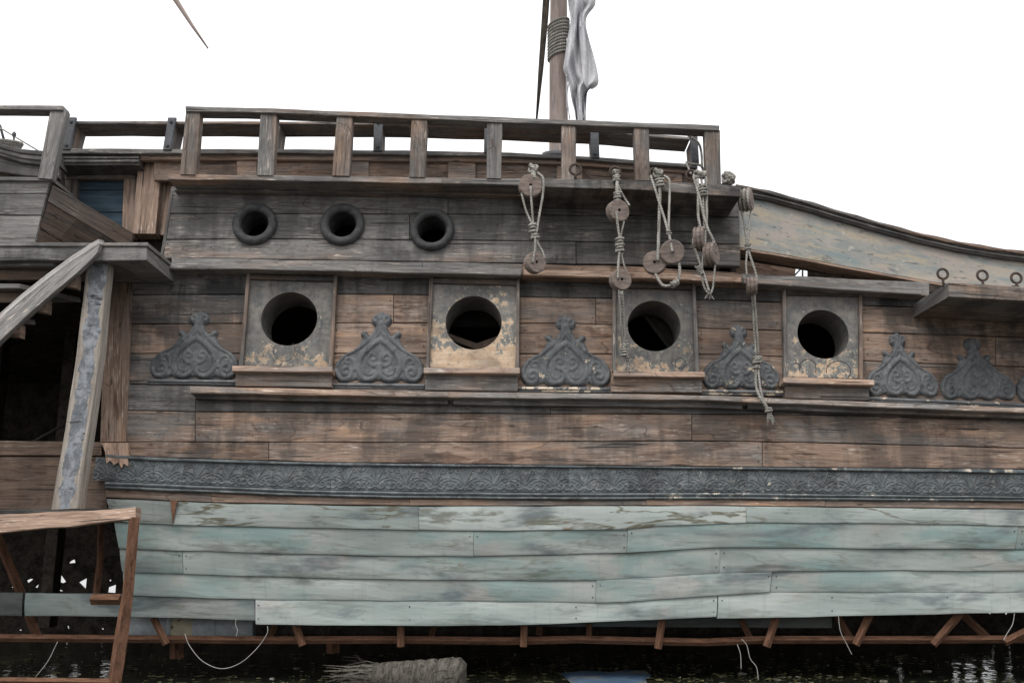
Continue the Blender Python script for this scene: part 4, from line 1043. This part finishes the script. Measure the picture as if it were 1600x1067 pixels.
rope(t, [(1157, 322, .42), (1163, 350, .40), (1168, 385, .38), (1176, 412, .37), (1182, 432, .36), (1180, 450, .36)], .014)
rope(t, [(1174, 322, .41), (1171, 350, .40), (1168, 385, .38), (1166, 410, .37), (1167, 432, .36)], .012)
rope(t, [(1175, 435, .42), (1176, 470, .30), (1178, 510, .22), (1181, 555, .17)], .013)
rope(t, [(1178, 450, .40), (1180, 480, .28), (1183, 520, .2), (1185, 555, .17)], .013)
knot(t, 1168.5, 386, .38, .022, 3, .06, .011); knot(t, 1183, 563, .16, .035, 3, .07, .014); knot(t, 1182, 574, .16, .028, 2, .03, .010)
rope(t, [(1181, 574, .16), (1181, 600, .16), (1187, 620, .18), (1197, 635, .18), (1200, 640, .18)], .017)
rope(t, [(1185, 574, .16), (1187, 600, .16), (1192, 622, .18), (1201, 640, .18)], .013)
knot(t, 1201, 640, .18, .026, 2.5, .05, .012); fray(t, 1202, 644, .18, 10, 18, sx=4)
t = thing('rope_coil', 'small tangled knot of grey rope lying on the channel end beside the last baluster', 'rope', P(1138, 290, .5))
ball_knot(t, 1138, 279, .5, .058, .020, 5, nm='rope_turn')
t = thing('rope_loop', 'thin rope looped round the last iron strap of the inner railing', 'rope', P(1090, 256, .12))
rope(t, [(1074, 211, .12), (1082, 216, .13), (1092, 225, .13), (1096, 240, .12), (1097, 262, .2)], .015)
rope(t, [(1072, 254, .1), (1080, 256, .12), (1088, 257, .13), (1096, 260, .13), (1099, 268, .14)], .016)
rope(t, [(1072, 254, .1), (1077, 266, .3), (1080, 272, .5)], .012)
# rope and pins on the stern quarter at the left edge
t = thing('rope_coil', 'coil of pale rope on the stern moulding at the left edge', 'rope', P(5, 232, .1))
for i in range(3):
    tube('rope_turn', [p + Vector((0, 0, .0)) for p in ring_pts(P(2, 224 + i * 3, -.05), .20 - i * .012, 26, (0, -.25, 1))], .022, M['rope'], t, 7, closed=True)
t = thing('belaying_pin', 'small round-headed pin standing behind the stern moulding', 'pin', P(21, 230, -.1))
tube('pin', [P(21, 234, -.1), P(21.5, 222, -.1), P(21.8, 215, -.1), P(22, 212, -.1), P(22.2, 209, -.1), P(22.4, 206, -.1)], [.010, .010, .010, .022, .022, .006], M['iron'], t, 10)
tag(tube('mooring_line', [P(-30, 190, -.1), P(5, 203, -.1), P(30, 218, -.1), P(60, 236, -.1)], .008, M['rope'], None, 6), 'thin pale line slanting down behind the stern post', 'line')
tag(tube('iron_rod', [P(0, 196, -.12), P(2, 204, -.12), P(7, 222, -.12)], .014, M['iron'], None, 7), 'short bent dark rod above the rope coil at the left edge', 'rod')

# ------------------------------------------------------------------ stair at the left
st = thing('wooden_stair', 'grey weathered stair whose pointed stringer leans up on the platform beam', 'stair', P(-100, 560, .9))
loop = [(154, 374.5), (156, 381), (152, 394), (146, 402), (118, 428), (80, 460), (40, 495), (0, 532), (-120, 655), (-420, 960), (-470, 960), (-150, 632), (0, 490), (40, 456), (74, 430), (108, 405), (140, 381)]
prism('stringer', [P(x, y, .86) for x, y in loop], (0, .12, .03), M['wood'], st, P(154, 374, .86) - P(0, 510, .86), tone=.0, val=1.75, soot=.1)
top_e = [(153.5, 374), (139, 380), (107, 404), (73, 429), (39, 455), (0, 489), (-150, 631), (-470, 959)]
slab('stringer_edge', [P(x, y - .5, .865) for x, y in top_e], [P(x + 3, y + 7, .865) for x, y in top_e], (0, .1, .02), M['wood'], st, tone=.0, val=2.6, soot=.0, jit=.001)
for x1, y in ((82, 408), (30, 443), (-45, 480), (-110, 520), (-180, 570)):
    slab('tread', [P(-300, y, .70), P(x1, y, .70)], [P(-300, y + 7.5, .70), P(x1 + 1, y + 7.5, .70)], (.35, .55, 0), M['wood'], st, tone=.05, val=1.3, soot=.2)
    slab('riser', [P(-300, y + 11, .60), P(x1 - 8, y + 11, .60)], [P(-300, y + 29, .60), P(x1 - 8, y + 29, .60)], (.2, .04, 0), M['wood'], st, tone=.7, val=.45, soot=.3)
for x, y in ((112, 437), (66, 476), (24, 514), (-20, 560)):
    slab('bracket', [P(x - 14, y - 8, .76), P(x + 8, y - 8, .76)], [P(x - 14, y + 10, .76), P(x + 7, y + 13, .76)], (0, .1, 0), M['wood'], st, tone=.75, val=1.0, soot=.2)

post = slab('bark_post', [P(136, 409, .66), P(118, 560, .62), P(98, 690, .56), P(79, 796, .50)], [P(168, 411, .66), P(154, 560, .62), P(136, 690, .56), P(121, 794, .50)], (.02, .11, 0), M['bark'], None, n=14, jit=.0022)
tag(post, 'rough pole with a strip of blue grey bark, leaning under the platform beam', 'pole')
beam = slab('timber_beam', [P(LX, 812, .50), P(0, 803, .50), P(110, 799, .50), P(212, 793, .50)], [P(LX, 858, .50), P(0, 832, .50), P(110, 822, .50), P(212, 810, .50)], (0, .14, .0), M['wood'], None, n=14, jit=.007, tone=.75, val=1.9, soot=.0)
tag(beam, 'pale orange streaked timber beam slanting across the lower left under the bark pole', 'beam')

# ------------------------------------------------------------------ rusty iron cradle under the hull
fr = thing('iron_cradle', 'rusty iron frame of rails and struts holding up the hull above the water', 'frame', (0, D, 0))
CY = D + .28
def bar(nm, pts, r, y=CY, sides=4, dy=0, **kw):
    return tube(nm, [PY(x, yy, y + dy) for x, yy in pts], r, M['rust'], fr, sides, sm=False, **kw)
bar('rail', [(LX, 996), (0, 996), (240, 998), (430, 999.5), (620, 999), (800, 1001), (905, 998.5), (1000, 1001), (1100, 1003), (1195, 999), (1330, 999), (1455, 999), (1600, 998), (RX, 999)], .036)
for a, b, w, dy in (((240, 965), (260, 1006), .036, -.08), ((461, 974), (473, 1008), .036, -.08), ((626, 974), (626, 1010), .036, -.08), ((819, 974), (818, 1010), .034, -.08), ((1035, 964), (1028, 1013), .036, -.08),
                    ((1214, 960), (1198, 1010), .038, -.08), ((1360, 958), (1337, 1007), .038, -.08), ((1502, 956), (1458, 1007), .038, -.08), ((1625, 975), (1570, 1003), .038, -.08),
                    ((430, 976), (420, 998), .03, .3), ((679, 976), (673, 998), .03, .4), ((844, 974), (842, 992), .032, .4), ((920, 974), (921, 996), .028, .2), ((1158, 968), (1172, 996), .032, .2), ((1222, 962), (1222, 980), .03, .4),
                    ((1308, 962), (1330, 998), .034, .15), ((1505, 960), (1545, 998), .04, .2)):
    bar('strut', [a, b], w, dy=dy)
bar('strut', [(210, 808), (200, 925), (191, 985), (178, 1070), (174, 1100)], [.05, .05, .062, .062, .062], y=D - .45)
bar('strut', [(-4, 838), (30, 920), (60, 1000)], .05, y=D + .9)
bar('strut', [(158, 815), (157, 870), (149, 940)], .036, y=D + .55)
bar('cross_bar', [(143, 936), (188, 936)], .05, y=D - .15)
bar('cross_bar', [(LX, 1063), (0, 1063), (186, 1065)], .030, y=D - .46)
bar('foot', [(276, 1000), (276, 1028)], .07, dy=.5); bar('foot', [(520, 1002), (520, 1020)], .07, dy=.9)

# ------------------------------------------------------------------ things on and around the water
dr = thing('metal_drum', 'grey metal drum with a rusted end lying under the lower strakes', 'drum', PY(300, 1000, D + .5))
c0, c1 = PY(205, 979, D + .45), PY(398, 979, D + .6); axd = (c1 - c0)
L = axd.length
lathe('drum_shell', [(.001, 0), (.13, 0), (.14, .01), (.14, L * .30), (.148, L * .31), (.148, L * .33), (.14, L * .34), (.14, L * .66), (.148, L * .67), (.148, L * .69), (.14, L * .70), (.14, L - .01), (.13, L), (.001, L)], c0, axd, M['drum'], dr, seg=30)
lathe('rust_band', [(.1405, L * .34), (.1435, L * .35), (.1435, L * .50), (.1405, L * .51)], c0, axd, paint_mat('rusted_cream', (.42, .38, .27), (.34, .30, .22), (.20, .08, .04), (.10, .05, .03), 7.), dr, seg=30, peel=.6)

lg = thing('palm_log', 'frayed grey palm trunk section floating in the dark water', 'log', (PZ(620, 1055, .0)))
LY = 9.05
la, lb2 = PY(560, 1056, LY), PY(722, 1060, LY - .1)
dl = (lb2 - la); pts, rs = [], []
for i in range(26):
    t_ = i / 25; pts.append(la + dl * t_ + Vector((0, 0, .006 * math.sin(i * 2.2)))); rs.append(.150 * (.60 + .55 * t_ ** .7 + .03 * math.sin(i * 1.9)) * (1 if i < 25 else .8))
tube('trunk', pts, rs, M['palm'], lg, 22)
lathe('cut_end', [(.001, .012), (.11, .01), (.130, .0), (.130, -.02), (.001, -.02)], lb2 + dl.normalized() * .012, dl, M['palm'], lg, seg=22)
verts, faces, uvs = [], [], []
for i in range(70):
    an = random.uniform(0, 6.283); s_ = la + dl * random.uniform(.02, .30) + Vector((0, math.cos(an) * .10, math.sin(an) * .10))
    e = la + Vector((-random.uniform(.05, .30), math.cos(an) * random.uniform(.08, .22), math.sin(an) * random.uniform(.05, .16) + random.uniform(-.03, .06)))
    w = Vector((0, -math.sin(an), math.cos(an))) * random.uniform(.004, .012); k = len(verts)
    md_ = (s_ + e) / 2 + Vector((0, 0, random.uniform(-.02, .04)))
    verts += [s_ - w, s_ + w, md_ + w, md_ - w, e + w * .3, e - w * .3]
    faces += [(k, k + 1, k + 2, k + 3), (k + 3, k + 2, k + 4, k + 5)]
    uvs += [((0, 0), (0, .01), (.2, .01), (.2, 0)), ((.2, 0), (.2, .01), (.4, .01), (.4, 0))]
o = mesh_obj('frayed_fibre', verts, faces, M['palm'], lg, uvs); o['kind'] = 'stuff'
verts, faces, uvs = [], [], []
for i in range(26):                       # loose ridged leaf bases along the trunk
    t_ = random.uniform(.25, .84); an = random.uniform(-.5, 3.4); c = la + dl * t_; rr = .150 * (.60 + .55 * t_ ** .7)
    rad = Vector((0, -math.cos(an), math.sin(an))); tg = Vector((0, math.sin(an), math.cos(an))); k = len(verts); L_ = random.uniform(.04, .14)
    a = c + rad * rr; verts += [a - tg * .012, a + tg * .012, a + dl.normalized() * L_ + rad * random.uniform(.004, .022) + tg * .008, a + dl.normalized() * L_ + rad * .006 - tg * .008]
    faces.append((k, k + 1, k + 2, k + 3)); uvs.append(((0, 0), (0, .02), (.1, .02), (.1, 0)))
o = mesh_obj('loose_bark', verts, faces, M['palm'], lg, uvs); o['kind'] = 'stuff'

def blob(name, pts, z, h, mat, label, cat, group=None):
    c = Vector((sum(p[0] for p in pts) / len(pts), sum(p[1] for p in pts) / len(pts), z)); n = len(pts)
    verts = [(p[0], p[1], z - .01) for p in pts] + [(c.x + (p[0] - c.x) * .8, c.y + (p[1] - c.y) * .8, z + h * random.uniform(.6, 1)) for p in pts] + [(c.x, c.y, z + h)]
    faces = [(i, (i + 1) % n, n + (i + 1) % n, n + i) for i in range(n)] + [(n + i, n + (i + 1) % n, 2 * n) for i in range(n)]
    uvs = [tuple((verts[k][0], verts[k][1]) for k in f) for f in faces]
    return tag(mesh_obj(name, verts, faces, mat, None, uvs), label, cat, group)
tp = [(868, 1050), (905, 1047), (950, 1049), (985, 1046), (1015, 1048), (1022, 1054), (1012, 1060), (1018, 1075), (900, 1078), (884, 1062)]
blob('plastic_sheet', [tuple(PZ(x, y, .005).xy) for x, y in tp], .004, .015, M['tarp'], 'faded blue plastic sheet floating on the dark water', 'plastic sheet')
def litter(px, py, w, h, lab, cat='litter', z=.02):
    p = PZ(px, py, 0.); pts = [(p.x + w * math.cos(t) * random.uniform(.7, 1.2), p.y + w * math.sin(t) * random.uniform(.7, 1.2)) for t in np.linspace(0, 6.283, 9)[:-1]]
    blob('floating_litter', pts, .0, h, M['litter'], lab, cat, 'scraps floating under the hull')
litter(1214, 1062, .04, .010, 'pale scrap floating just right of the hanging wires'); litter(1381, 1064, .04, .010, 'small white scrap floating at the bottom right of the middle')
litter(1294, 1039, .012, .010, 'tiny white fleck floating between two struts'); litter(805, 1022, .015, .010, 'tiny pale fleck floating right of the palm log'); litter(1450, 1048, .05, .010, 'flat pale scrap floating near the right edge')
litter(640, 1066, .02, .010, 'small white scrap in front of the palm log'); litter(463, 1044, .04, .010, 'brown grey lump floating left of the palm log'); litter(120, 1053, .05, .010, 'pale scrap floating behind the rusty strut')
litter(425, 1060, .04, .010, 'grey lump floating at the bottom left of the palm log'); litter(1160, 1052, .05, .010, 'crumpled scrap under the hanging wires')
def wire(pts, lab, y=D - .3, r=.0032, nm='hanging_wire'):
    tag(tube(nm, smooth_path([PY(x, yy, y) for x, yy in pts], 8), r, M['wire'], None, 6), lab, 'wire')
wire([(289, 990), (296, 1008), (316, 1032), (345, 1044), (374, 1036), (400, 1014), (417, 990), (418, 978)], 'white wire hanging in a wide loop below the drum')
wire([(369, 966), (368, 975), (371, 984), (369, 994)], 'short wavy white wire hanging in front of the drum end', y=D + .1)
wire([(1152, 1006), (1157, 1022), (1158, 1045)], 'left one of two thin wires hanging to the water'); wire([(1159, 998), (1167, 1008), (1172, 1028), (1182, 1042), (1185, 1062)], 'curved right one of two thin wires hanging to the water')
wire([(1310, 962), (1313, 985), (1322, 1004), (1331, 1022)], 'thin wire hanging slantwise between two struts', r=.0028)
wire([(1585, 958), (1582, 975), (1573, 990), (1568, 1000)], 'pale bent wire near the right edge of the cradle', r=.0032)
wire([(90, 1002), (75, 1032), (55, 1058)], 'thin dull line slanting into the water at lower left', r=.0028)

# weed and leaf litter floating on the water under and before the hull
random.seed(21); vs, fs, us = [], [], []
for i in range(4200):
    px = random.uniform(-60, 1700); py = random.uniform(1020, 1085)
    d = .5 + .5 * math.sin(px * .011 + 1.2) * math.cos(py * .09 + px * .004)
    if random.random() > (.18 + .82 * d * (1.1 if px > 760 else .5)): continue
    p = PZ(px, py, .006 + random.uniform(0, .006)); r = random.choice((.008, .012, .018, .03, .05)) * random.uniform(.6, 1.2); k = len(vs); n = random.choice((4, 5, 6)); a0 = random.uniform(0, 6); e = random.uniform(.3, 1)
    for j in range(n):
        a = a0 + j * 6.283 / n; q = r * random.uniform(.6, 1.2)
        vs.append(p + Vector((math.cos(a) * q, math.sin(a) * q * e, random.uniform(-.003, .012))))
    fs.append(tuple(range(k, k + n))); us.append(tuple((vs[v].x, vs[v].y) for v in fs[-1]))
wd = mesh_obj('floating_weed', vs, fs, simple_mat('weed_and_litter', (.030, .032, .015), (.120, .115, .055), 3, rough=.7, c3=(.20, .18, .14), use='pos'), None, us); wd['kind'] = 'stuff'
